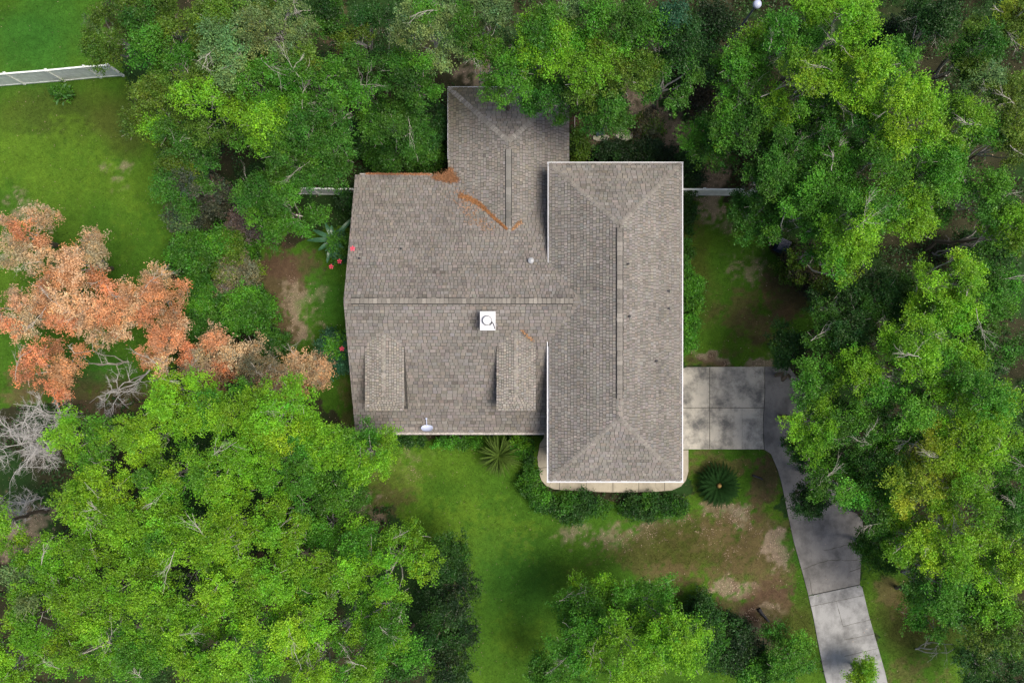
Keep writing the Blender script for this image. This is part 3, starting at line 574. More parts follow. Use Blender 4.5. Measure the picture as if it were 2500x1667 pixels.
for (sx_, sy_, rx_, ry_, lb) in ((1468, 337, 22, 8, "small pale flat stone beside the dark hedge"), (1525, 331, 21, 13, "speckled flat stone between two others behind the hedge"), (1572, 329, 25, 12, "largest pale flat stone behind the dark hedge")):
    c_ = at(sx_, sy_, .1); r = np.random.default_rng(sx_); b = MB(); pts = [(c_[0] + rx_ * .025 * math.cos(a) * r.uniform(.85, 1.1), c_[1] + ry_ * .028 * math.sin(a) * r.uniform(.85, 1.1)) for a in np.linspace(0, 6.28, 13)[:-1]]
    b.prism(pts, -.05, .16); o = b.build("stone", M['stone']); tag(o, lb, "stone", "flat stones behind the house"); bv = o.modifiers.new("b", 'BEVEL'); bv.width = .03; bv.segments = 2
tp_ = at(1464, 322, .2); tb = MB(); rotbox(tb, tp_, .22, .22, 0, .34, .2, 1.15); o = tb.build("storage_tub", M['blue']); tag(o, "small blue plastic tub beside the flat stones", "tub")
ap = at(1665, 705, .8); ae = empty("air_conditioner", (ap[0] - .1, ap[1], 0), "pale grey air conditioner unit peeping out from under the garage wing eave", "air conditioner")
MB().box(ap[0] - .5, ap[0] + .16, ap[1] - .26, ap[1] + .26, .06, .8).build("casing", M['metal'], ae); MB().lathe((ap[0] - .17, ap[1], .801), [(.24, 0), (.24, .02), (.05, .03)], 20).build("fan_grille", M['dark'], ae)
# thin pale pipe along the ground
pA, pB = at(1403, 285, .05), at(1403, 420, .05); T = Tubes(8); T.add([pA, (pA + pB) / 2 + (0.01, 0, 0), pB], .028, .028); tag(T.build("garden_pipe", M['pale_bark']), "thin straight pale pipe on bare soil beside the back wing", "pipe")
for a, b, L, lb in ((1852, 1485, .9, "blackened log lying on reddish soil near the driveway"), (1838, 1160, 1.0, "dark fallen branch on the soil between the sago palm and driveway")):
    T = Tubes(8); r = np.random.default_rng(a); p = at(a, b, .1); q = at(a + 26, b + 32, .08) if a == 1852 else at(a + 24, b + 10, .08)
    T.add(bez(p, q, r, .05, 6), .12 if a == 1852 else .06, .05); tag(T.build("log", M['dark']), lb, "log")
# ------------------------------------------------------------------ trees
KIND = {'bright': (.145, .330, .014), 'lime': (.200, .400, .016), 'fresh': (.075, .230, .016), 'mid': (.048, .150, .014), 'olive': (.095, .175, .016), 'dark': (.028, .088, .014), 'grey': (.145, .235, .070),
        'deep': (.018, .045, .012), 'brown': (.060, .052, .030), 'rust': (.62, .275, .135), 'tan': (.56, .37, .21), 'gold': (.24, .33, .022), 'dust': (.17, .155, .085), 'blue': (.035, .110, .050), 'purple': (.13, .10, .085), 'sage': (.085, .105, .060)}
def foliage(name, parent, pads, kind, rg, leaf=.088, K=62, L=38, kind2=None, mix=.0, dens=1.0, zfl=.8):
    PP = []; CC = []; b0 = np.array(KIND[kind]); b1 = np.array(KIND[kind2]) if kind2 else b0
    tv = 1 + rg.normal(0, .05)
    for pc, pr in pads:
        n = max(10, int(K * dens * (pr / 1.0) ** 1.7)); base = b1 if rg.random() < mix else b0
        m0 = int(5 + 5 * pr); ang = rg.uniform(0, 6.283) + np.arange(m0) * 2.39996; rad = pr * .70 * np.sqrt((np.arange(m0) + .3) / m0) * rg.uniform(.85, 1.2, m0)
        lob = np.stack([np.cos(ang) * rad, np.sin(ang) * rad, pr * zfl * (.55 - .75 * (rad / pr) ** 1.5) + rg.normal(0, .10, m0) * pr], 1); lr = pr * rg.uniform(.30, .46, m0)
        wh = rg.integers(0, m0, n)
        d = rg.normal(0, 1, (n, 3)); d[:, 2] = np.where(rg.random(n) < .82, np.abs(d[:, 2]), d[:, 2]); d /= np.linalg.norm(d, axis=1)[:, None]
        q = pc + lob[wh] + d * lr[wh][:, None] * np.array((1, 1, .8)) * rg.uniform(.5, 1.1, (n, 1))
        pv = tv * (1 + rg.normal(0, .12)); hue = rg.normal(-.04, .08); lv = 1 + rg.normal(0, .12, (m0, 1))
        tw = pv * lv[wh] * (1 + rg.normal(0, .14, (n, 1))); c = base * tw * np.array((1 + hue, 1, 1)); h2 = rg.normal(0, .10, (n, 1)); c = c * np.hstack([1 + h2, np.ones((n, 1)), 1 - h2])
        m = L; lp_ = np.repeat(q, m, axis=0); s = .105 * rg.uniform(.55, 1.4, (n, 1)); s = np.repeat(s, m, axis=0)
        PP.append(lp_ + rg.normal(0, 1, (n * m, 3)) * s * np.array((1, 1, .7)) + np.repeat(d, m, axis=0) * rg.uniform(-.1, .16, (n * m, 1))); CC.append(np.repeat(c, m, axis=0))
    P = np.vstack(PP); V, Fc, co = leafcloud(P, leaf, rg, .55, .62, np.vstack(CC), .13)
    return raw(name, V, Fc, M['leaf'], parent, co)
def pads_disc(c, R, h, rg, drop, pr=(.60, 1.20), squash=1.0, gap=0.0):
    out = []; n = int(4 + R * R * 1.65); pts = []
    for _ in range(n):
        best = None; bd = -1
        for _ in range(7):
            a = rg.uniform(0, 6.283); rr = math.sqrt(rg.random()) * (R - .45); p = np.array((math.cos(a) * rr, math.sin(a) * rr * squash))
            dd = min([np.linalg.norm(p - q) for q in pts], default=9)
            if dd > bd: bd = dd; best = p
        pts.append(best); e = np.linalg.norm(best / np.array((1, squash))) / R
        out.append((np.array((c[0] + best[0], c[1] + best[1], h - .4 - drop * e ** 1.8 - abs(rg.normal(0, .95)))), rg.uniform(*pr) * (1.0 - .2 * e)))
    return out
CNT = [0]
def tree(px, py, r, h, kind, label, dead=0, kind2=None, mix=.25, name="broadleaf_tree", cat="tree", group=None, dens=1.0, bark='pale_bark', squash=1.0):
    CNT[0] += 1; rg = np.random.default_rng(1000 + CNT[0]); zc = h * .88; c = at(px, py, zc); R = r * (H - zc) / F
    dist = math.hypot(c[0], c[1]) + 1e-6; out = min(R * .8, dist * zc / H * .9); bx_, by_ = c[0] + c[0] / dist * out, c[1] + c[1] / dist * out
    e = empty(name, (bx_, by_, 0), label, cat, group); lean = rg.normal(0, .25, 2)
    pads = pads_disc(c, R, h, rg, h * .22, squash=squash); top = np.array((c[0] + lean[0] * .3, c[1] + lean[1] * .3, h * .62)); T = Tubes(7)
    P = bez((bx_, by_, -.15), top, rg, .03, 8); T.add(P, .09 + .03 * R, .06); T.build("trunk", M['bark'], e)
    T = Tubes(5)
    for pc, pr in pads:
        s_ = P[rg.integers(4, 8)]; T.add(bez(s_, pc - (0, 0, pr * .1), rg, .08, 6, .04), .055, .018)
        for _ in range(3):
            d = rg.normal(0, 1, 3); d[2] = abs(d[2]) * .6; d /= np.linalg.norm(d); T.add(bez(pc - (0, 0, .2 * pr), pc + d * pr * rg.uniform(.7, 1.05) * (1, 1, .7), rg, .1, 5), .016, .006)
    T.build("limb", M[bark], e)
    foliage("crown", e, pads, kind, rg, kind2=kind2, mix=mix, dens=dens)
    if dead:
        for _ in range(int(dead * .6 + .5)):
            T = Tubes(4)
            pc, pr = pads[rg.integers(0, len(pads))]; a = rg.uniform(0, 6.28); d = np.array((math.cos(a), math.sin(a), rg.uniform(.0, .35)))
            o_ = pc + np.array((math.cos(a + 2.6), math.sin(a + 2.6), 0)) * pr * rg.uniform(.1, .8) + (0, 0, pr * .5)
            spray(T, o_, d, rg.uniform(.6, 1.7), rg.uniform(.011, .022), rg, 2, 5, .45)
            T.build("bare_branch", M['pale_bark'] if bark == 'pale_bark' else M[bark], e)
    return e
def bush(px, py, rx, ry, h, kind, label, name="shrub", cat="shrub", kind2=None, mix=.3, flowers=(), group=None, leaf=.12, dens=1.0, zp=None):
    """rx, ry in photo pixels at the shrub's own height"""
    CNT[0] += 1; rg = np.random.default_rng(1000 + CNT[0]); z = h * .75; c = at(px, py, z); RX = rx * (H - z) / F; RY = ry * (H - z) / F; e = empty(name, (c[0], c[1], 0), label, cat, group)
    n = int(4 + RX * RY * 4.2); pads = []; T = Tubes(5); pr0 = min(.75, max(.28, min(RX, RY) * .62)); pts = []
    for _ in range(n):
        best = None; bd = -1
        for _ in range(7):
            a = rg.uniform(0, 6.283); rr = math.sqrt(rg.random()); p = np.array((math.cos(a) * rr * max(.05, RX - pr0 * .8), math.sin(a) * rr * max(.05, RY - pr0 * .8))); dd = min([np.linalg.norm(p - q) for q in pts], default=9)
            if dd > bd: bd = dd; best = p
        pts.append(best); ee = math.hypot(best[0] / RX, best[1] / RY)
        for zz in (1.0, .45):
            pc = np.array((c[0] + best[0], c[1] + best[1], max(.18, h * zz - pr0 * .55 - .25 * h * ee ** 2 - abs(rg.normal(0, .1))))); pads.append((pc, pr0 * rg.uniform(.85, 1.15)))
        T.add(bez((c[0] + best[0] * .5, c[1] + best[1] * .5, -.05), pads[-2][0], rg, .06, 5), .03, .01)
    T.build("stem", M['bark'], e); foliage("foliage", e, pads, kind, rg, leaf=leaf, K=70, L=22, kind2=kind2, mix=mix, dens=dens, zfl=.75)
    for fx, fy, fz in flowers:
        f = at(fx, fy, fz); b = MB(); b.V.append(tuple(f)); 
        for k in range(5):
            a = k * 1.2566 + .3; i0 = len(b.V); b.V += [tuple(f + np.array((math.cos(a + da) * rr, math.sin(a + da) * rr, zz))) for da, rr, zz in ((-.45, .085, .04), (-.3, .145, .035), (.3, .145, .03), (.45, .085, .045))]; b.F.append([0, i0, i0 + 1, i0 + 2, i0 + 3])
        b.lathe(f + (0, 0, .0), [(.035, .0), (.03, .05), (.012, .09)], 8); b.build("flower", M['petal'], e)
    return e
OAK = "broadleaf_tree"
TREES = [
 # upper left wood
 (255, 70, 85, 9, 'olive', "olive green tree overhanging the bright corner lawn", 0, 'grey'),
 (345, 15, 80, 10, 'olive', "olive tree at the top edge beside the corner lawn", 0, 'mid'),
 (400, 120, 100, 10, 'olive', "yellowish olive tree just past the end of the long white fence", 1, 'fresh'),
 (520, 50, 100, 10.5, 'olive', "olive tree with a few grey twigs along the top edge", 2, 'grey'),
 (655, 45, 95, 11, 'grey', "silvery green tree with grey lichen branches at the top edge", 4, 'olive'),
 (545, 130, 85, 11, 'grey', "pale grey green tree below the silvery top edge tree", 3, 'fresh'),
 (365, 250, 95, 9.5, 'olive', "olive tree whose edge hides the end of the white fence", 0, 'bright'),
 (490, 240, 95, 10.5, 'olive', "yellow green tree in the middle of the upper left wood", 1, 'bright'),
 (620, 190, 90, 10.5, 'fresh', "fresh green tree between the silvery tree and the dark hollow", 2, 'olive'),
 (420, 355, 85, 9.5, 'mid', "green tree on the lawn side of the dark hollow", 2, 'olive'),
 (440, 440, 75, 8.5, 'mid', "mid green tree at the lawn edge below the dark hollow", 0, 'sage'),
 (650, 290, 85, 10, 'bright', "bright yellow green tree beside the bare grey limbs", 2, 'fresh'),
 (735, 190, 80, 10.5, 'fresh', "green tree with a bare brown limb in a gap", 3, 'olive'),
 (760, 300, 85, 10, 'mid', "green tree carrying large bare greyish limbs", 8, 'fresh'),
 (870, 200, 85, 9, 'mid', "softly shaded green tree with white twig ends", 4, 'fresh'),
 (690, 385, 80, 9, 'mid', "green tree over the start of the short western fence", 3, 'fresh'),
 (795, 372, 72, 8.5, 'mid', "green tree touching the back corner of the main roof", 0, 'mid'),
 (690, 512, 84, 8.0, 'fresh', "smooth fresh green tree over the short western fence", 1, 'mid'),
 (620, 470, 65, 8, 'mid', "green tree next to the grey leaved shrub", 0, 'fresh'),
 (950, 290, 90, 8, 'mid', "low soft green tree beside the back wing wall", 1, 'fresh'),
 (1000, 180, 80, 9, 'mid', "shaded green tree behind the back wing corner", 0, 'fresh'),
 (880, 70, 80, 8, 'dark', "dark olive tree between two brown gaps at the top", 0, 'olive'),
 (790, 20, 55, 9, 'mid', "small green tree at the top edge above the brown gap", 1, 'dark'),
 # top centre
 (1050, 60, 105, 11, 'grey', "pale silvery green tree at the top edge above the back wing", 4, 'fresh'),
 (1175, 40, 90, 11, 'fresh', "bright green tree with silver flecks on the top edge", 3, 'grey'),
 (1250, 190, 85, 10.5, 'fresh', "bright green tree hanging over the back wing gutter", 1, 'bright'),
 (1330, 90, 90, 11.5, 'bright', "yellow green tree behind the middle of the back wing", 2, 'fresh'),
 (1345, 235, 70, 9.5, 'mid', "green tree whose tip covers the corner of the back wing roof", 0, 'fresh'),
 (1440, 40, 85, 11, 'fresh', "green tree at the top edge beside brown seed heads", 2, 'grey'),
 (1440, 160, 85, 11, 'olive', "olive green tree with a brown bare patch beside it", 1, 'bright'),
 (1480, 265, 75, 9, 'mid', "round green tree just behind the flat stones", 0, 'fresh'),
 (1535, 150, 85, 11, 'fresh', "bright green tree over the tan soil behind the hedge", 2, 'olive'),
 (1570, 50, 75, 11.5, 'mid', "grey flecked green tree near the lamp post", 3, 'fresh'),
 (1650, 60, 80, 11, 'dark', "bluish dark green tree beside the lamp post", 0, 'blue'),
 (1640, 180, 80, 10, 'mid', "dull green tree below the bluish dark tree", 0, 'dark'),
 # right wood, top
 (2060, 55, 110, 13, 'bright', "brightest yellow green treetop at the top edge", 2, 'lime'),
 (1930, 70, 85, 12, 'fresh', "green tree at the edge of the dark gap by the lamp post", 2, 'bright'),
 (1820, 170, 75, 10, 'fresh', "slim green tree just below the lamp post", 0, 'mid'),
 (1750, 335, 70, 7, 'fresh', "smooth bright green tree at the edge of the tan soil", 0, 'mid'),
 (1840, 290, 90, 10, 'mid', "green tree with white twigs left of the bright canopy", 4, 'fresh'),
 (1990, 190, 95, 12.5, 'bright', "bright treetop with forked white branches", 4, 'fresh'),
 (2110, 175, 85, 13, 'lime', "lime green treetop just below the brightest one", 1, 'bright'),
 (1950, 320, 80, 10.5, 'mid', "green tree with long bare white branches across it", 5, 'fresh'),
 (2060, 290, 75, 11.5, 'mid', "shaded green tree between bright treetops", 3, 'bright'),
 (2225, 290, 100, 13, 'lime', "large lime green crown of the upper right wood", 1, 'bright'),
 (2360, 310, 80, 12, 'bright', "bright crown beside the pale edge trees", 1, 'fresh'),
 (2190, 160, 75, 11, 'mid', "darker tree above the large lime crown", 1, 'fresh'),
 (1888, 412, 80, 9.5, 'mid', "dark green tree above the end of the eastern fence", 1, 'dark'),
 (2020, 430, 85, 11, 'fresh', "green tree with a grey hollow of curled branches", 4, 'mid'),
 (2150, 400, 90, 12, 'fresh', "yellow green tree in the middle of the right wood", 2, 'bright'),
 (2290, 420, 85, 11.5, 'fresh', "green tree below the large lime crown", 1, 'bright'),
 (1868, 520, 75, 8, 'mid', "low smooth tree at the end of the eastern fence", 0, 'fresh'),
 (1960, 530, 90, 10, 'fresh', "green tree over the blue bin", 2, 'mid'),
 (2100, 560, 95, 12, 'bright', "big bright tree above the dark brown shrub", 3, 'fresh'),
 (2050, 620, 65, 10, 'fresh', "green tree lobe hanging above the brown leaved shrub", 1, 'bright'),
 (2230, 520, 75, 11, 'bright', "bright tree beside the dark gap with grey twigs", 1, 'fresh'),
 (2290, 60, 80, 10, 'dark', "dark green tree at the top edge right of the brightest treetop", 3, 'mid'),
 (2400, 120, 80, 10.5, 'mid', "mid green tree with a grey trunk near the top corner", 3, 'olive'),
 (2480, 40, 70, 11, 'olive', "olive brown tree in the top right corner", 1, 'gold'),
 (2440, 220, 75, 11.5, 'olive', "pale flecked tree with white bare twigs under it", 6, 'grey'),
 (2470, 340, 75, 11, 'olive', "pale olive tree at the right edge", 2, 'fresh'),
 (2410, 480, 85, 11, 'mid', "mid green tree near the right edge above the gap", 2, 'fresh'),
 (2480, 560, 70, 11, 'fresh', "bright green tree on the right edge beside grey twigs", 1, 'bright'),
 (2330, 680, 80, 12, 'lime', "lime yellow tree in the middle of the right wood", 1, 'bright'),
 (2340, 760, 60, 11, 'bright', "yellow green lobe below the lime yellow tree", 1, 'lime'),
 (2440, 700, 80, 10.5, 'mid', "dull green tree right of the lime yellow tree", 1, 'fresh'),
 (2080, 750, 85, 8.5, 'dark', "dark green tree beside the brown leaved shrub", 1, 'mid'),
 (2200, 740, 90, 8.5, 'dark', "broad dark tree in the shade of the right wood", 1, 'mid'),
 (2060, 830, 75, 9, 'mid', "shaded green tree above the driveway bend", 1, 'dark'),
 (1940, 850, 60, 6, 'dark', "low nearly black tree over the corner of the concrete pad", 0, 'deep'),
 (2240, 850, 85, 11.5, 'bright', "bright tree beside the big white broken branches", 6, 'fresh'),
 (2330, 900, 80, 11.5, 'bright', "yellow green tree right of the white broken branches", 2, 'fresh'),
 (2440, 850, 85, 9.5, 'mid', "mid green tree near the right edge with brown gaps", 2, 'dark'),
 (1990, 930, 65, 9.5, 'fresh', "green tree over the shaded top of the driveway", 0, 'mid'),
 (2110, 930, 70, 10.5, 'bright', "oval bright tree with a long white branch beside it", 3, 'fresh'),
 (2400, 980, 90, 11.5, 'bright', "bright round tree near the right edge", 1, 'fresh'),
 (1990, 1040, 74, 9, 'bright', "bright lobed tree beside the driveway bend", 1, 'fresh'),
 (2080, 1050, 75, 9.5, 'mid', "mid green tree with a forked white branch", 3, 'fresh'),
 (2210, 1010, 85, 10.5, 'fresh', "green tree below the bright tree with broken branches", 3, 'mid'),
 (2300, 1080, 75, 11.5, 'lime', "yellow tinted tree with pale twigs near the right edge", 3, 'gold'),
 (2380, 1100, 80, 11.5, 'lime', "pale lime tree with a white forked stem", 4, 'bright'),
 (2480, 1130, 70, 10, 'fresh', "green tree cut by the right edge below the round one", 1, 'bright'),
 (1975, 1105, 45, 6, 'mid', "small green tree leaning over the driveway curve", 0, 'dark'),
 (2055, 1190, 75, 9, 'fresh', "green tree above the middle of the driveway", 1, 'mid'),
 (2150, 1140, 80, 9.5, 'mid', "shaded tree behind the driveway trees", 1, 'fresh'),
 (2150, 1240, 80, 9.5, 'fresh', "green tree over the wide part of the driveway", 1, 'mid'),
 (2260, 1190, 75, 11, 'gold', "golden leaved tree in the lower right wood", 2, 'lime'),
 (2370, 1220, 85, 11.5, 'bright', "bright tree right of the golden tree", 2, 'lime'),
 (2470, 1260, 75, 10, 'mid', "green tree with grey gaps at the right edge", 3, 'bright'),
 (1985, 1222, 40, 4.5, 'dark', "dark low bough of a tree over the driveway edge", 0, 'mid'),
 (2150, 1345, 55, 5, 'mid', "low dark green tree at the driveway's wide edge", 0, 'fresh'),
 (2240, 1320, 85, 10.5, 'bright', "yellow green tree with white bare stems below the golden one", 4, 'lime'),
 (2350, 1340, 90, 12, 'lime', "large lime tree in the lower right wood", 2, 'bright'),
 (2460, 1380, 80, 11, 'lime', "lime tree at the right edge of the lower wood", 1, 'bright'),
 (2300, 1440, 75, 10, 'fresh', "green tree below the large lime tree", 1, 'mid'),
 (2290, 1500, 70, 7, 'fresh', "rounded green tree above the bare sapling", 0, 'mid'),
 (2400, 1470, 75, 9.5, 'mid', "mid green tree above the soft yellow tree", 0, 'bright'),
 (2450, 1540, 75, 10, 'olive', "softly blurred yellow green tree near the bottom right corner", 0, 'bright'),
 (2450, 1650, 90, 6, 'dark', "dark green tree in the bottom right corner", 0, 'mid'),
 # bottom centre
 (1450, 1505, 95, 7, 'fresh', "fresh green tree standing on the south lawn", 2, 'bright'),
 (1580, 1490, 95, 7, 'fresh', "green tree on the south lawn beside the reddish soil", 2, 'bright'),
 (1420, 1620, 85, 9.5, 'fresh', "yellow green tree at the bottom edge of the south lawn", 2, 'bright'),
 (1540, 1610, 100, 10.5, 'bright', "bright tree at the bottom edge with white crossed twigs", 4, 'fresh'),
 (1650, 1590, 85, 9.5, 'bright', "bright tree beside the dark shady shrub at the bottom", 1, 'fresh'),
 (1950, 1625, 75, 4.5, 'mid', "mid green tree beside the lower driveway slabs", 0, 'fresh'),
 (2118, 1655, 45, 3.2, 'lime', "lime treetop covering the bottom end of the driveway", 0, 'bright'),
 (1330, 1650, 50, 5, 'mid', "low green tree at the bottom edge left of the bright trees", 0, 'fresh'),
 # lower left wood
 (430, 985, 85, 10, 'lime', "lime tree just below the tan and rust crowns", 1, 'bright'),
 (545, 1010, 75, 9.5, 'bright', "bright tree between the two lime trees", 1, 'fresh'),
 (680, 1010, 105, 10, 'bright', "large lime tree near the front corner of the house", 2, 'lime'),
 (790, 1080, 75, 9, 'bright', "bright tree between the large lime tree and the house", 1, 'fresh'),
 (880, 1110, 80, 8.5, 'bright', "bright tree reaching over the front corner of the main roof", 3, 'fresh'),
 (330, 1075, 70, 9.5, 'bright', "bright tree beside the bare grey brush", 0, 'lime'),
 (185, 1070, 75, 9, 'bright', "yellow green tree beside the grey thicket at the left edge", 1, 'fresh'),
 (215, 1215, 95, 9.5, 'lime', "yellow lime tree full of cream bare branches", 12, 'gold'),
 (400, 1170, 90, 10, 'fresh', "green tree right of the cream branched tree", 2, 'bright'),
 (540, 1150, 90, 10.5, 'bright', "bright tree in the middle of the lower left wood", 2, 'fresh'),
 (680, 1150, 85, 10, 'fresh', "green tree with a white forked branch below the large lime tree", 3, 'bright'),
 (815, 1190, 80, 7.5, 'mid', "dull green low tree near the dry lawn edge", 0, 'fresh'),
 (790, 1300, 75, 7.5, 'fresh', "soft green low tree beside the pinkish bare soil", 1, 'mid'),
 (300, 1300, 90, 10, 'bright', "bright tree below the cream branched tree", 2, 'lime'),
 (165, 1360, 85, 10, 'bright', "lime tree near the left edge below the pinkish ground", 2, 'lime'),
 (430, 1320, 90, 10.5, 'bright', "rounded bright tree above the dark cleft", 1, 'fresh'),
 (560, 1310, 90, 11, 'lime', "lime tree carrying forked white branches", 5, 'bright'),
 (690, 1280, 85, 10, 'bright', "bright tree beside two small dark gaps", 2, 'fresh'),
 (60, 1440, 85, 10, 'bright', "bright tree cut by the left edge of the lower wood", 2, 'grey'),
 (190, 1490, 85, 10.5, 'bright', "bright tree with a long straight bare trunk beside it", 3, 'lime'),
 (330, 1440, 85, 10.5, 'bright', "yellow green tree left of the dark cleft", 1, 'lime'),
 (545, 1460, 90, 11, 'lime', "large yellow green tree below the dark cleft", 2, 'bright'),
 (670, 1410, 80, 10.5, 'bright', "bright tree beside a rust coloured dead patch", 2, 'fresh'),
 (800, 1430, 75, 9.5, 'bright', "bright tree with a white twig gap near the dark conifers", 2, 'fresh'),
 (960, 1400, 95, 9.5, 'bright', "bright tree leaning toward the dark conifers", 2, 'lime'),
 (880, 1330, 60, 8, 'fresh', "slender bright tree at the corner of the dry lawn", 1, 'bright'),
 (930, 1520, 85, 9.5, 'bright', "bright tree with curved white branches by the dark conifers", 4, 'fresh'),
 (430, 1530, 85, 10.5, 'bright', "bright tree in the lower wood with a grey hollow", 3, 'fresh'),
 (70, 1560, 85, 10, 'bright', "tree of pale lime lobes in the bottom left corner area", 3, 'lime'),
 (200, 1620, 85, 10, 'bright', "bright tree at the bottom edge near the left corner", 4, 'lime'),
 (330, 1600, 80, 10.5, 'fresh', "green tree with pale gaps at the bottom edge", 3, 'bright'),
 (470, 1640, 85, 10.5, 'bright', "bright tree on the bottom edge below the grey hollow", 1, 'lime'),
 (600, 1590, 90, 11, 'fresh', "green tree with forked white stems near the bottom", 4, 'bright'),
 (720, 1540, 85, 10.5, 'lime', "lime tree beside the grey fallen limb", 3, 'bright'),
 (750, 1650, 80, 10, 'lime', "lime tree on the bottom edge under the grey fallen limb", 2, 'bright'),
 (870, 1620, 80, 9.5, 'bright', "bright tree on the bottom edge next to grey bark", 5, 'fresh'),
 (980, 1610, 60, 8, 'mid', "mid green tree tucked against the dark conifers", 0, 'fresh'),
 (-60, 1300, 80, 9, 'bright', "bright tree mostly beyond the left edge", 0, 'lime'),
 (-20, 1640, 80, 10, 'bright', "bright tree in the bottom left corner", 3, 'lime'),
]
for t in TREES:
    px_, py_, r_, h_, kd, lb, dd, k2 = t
    tree(px_, py_, r_ * (1.04 if not (1780 < px_ < 2130 and py_ > 380) else .97), h_, kd, lb, dd, k2, group="green broadleaf trees around the house")
print("trees done", CNT)
for (px_, py_, r_, h_, kd, lb, dd, k2) in [
 (35, 575, 85, 6.7, 'tan', "salmon tan tree at the left edge, highest of the rusty ones", 1, 'rust'),
 (190, 640, 85, 6.7, 'rust', "rusty tree pointing onto the open lawn", 1, 'tan'),
 (130, 730, 85, 7.0, 'rust', "rusty orange tree in the middle of the rusty group", 3, 'tan'),
 (250, 770, 90, 7.0, 'rust', "rusty tree with a pale crooked limb through it", 6, 'tan'),
 (370, 720, 90, 6.7, 'rust', "rusty tree next to the green shrubs", 3, 'tan'),
 (390, 840, 80, 6.7, 'rust', "rusty orange tree below the pale crooked limb", 3, 'tan'),
 (20, 760, 80, 6.3, 'tan', "greyish tan tree at the left edge", 4, 'rust'),
 (110, 900, 80, 6.3, 'rust', "deep orange tree beside the grey fan of bare twigs", 2, 'rust'),
 (500, 885, 85, 6.3, 'tan', "tan tree joining the rusty trees to the brown soil", 4, 'rust'),
 (620, 900, 75, 5.9, 'tan', "tan tree with grey twigs above the large lime tree", 6, 'dust'),
 (735, 920, 75, 3.7, 'tan', "tan leaved tree nearest the house wall", 4, 'rust'),
]:
    tree(px_, py_, r_, h_, kd, lb, dd, k2, mix=.45, name="rusty_tree", group="rusty leaved trees", dens=.85, bark='pale_bark')
# dark conifers
for (px_, py_, r_, h_, kd, lb, dd, k2) in [(1075, 1370, 62, 6, 'dark', "dark green conifer at the top of the conifer row", 0, 'mid'), (1095, 1470, 78, 6.5, 'dark', "brownish dark conifer in the middle of the conifer row", 1, 'deep'), (1075, 1570, 75, 6.5, 'deep', "nearly black conifer low in the conifer row", 0, 'dark'), (1080, 1660, 75, 6, 'deep', "dark conifer cut by the bottom edge", 0, 'dark')]:
    tree(px_, py_, r_, h_, kd, lb, dd, k2, name="conifer", group="dark conifers beside the south lawn", bark='bark')
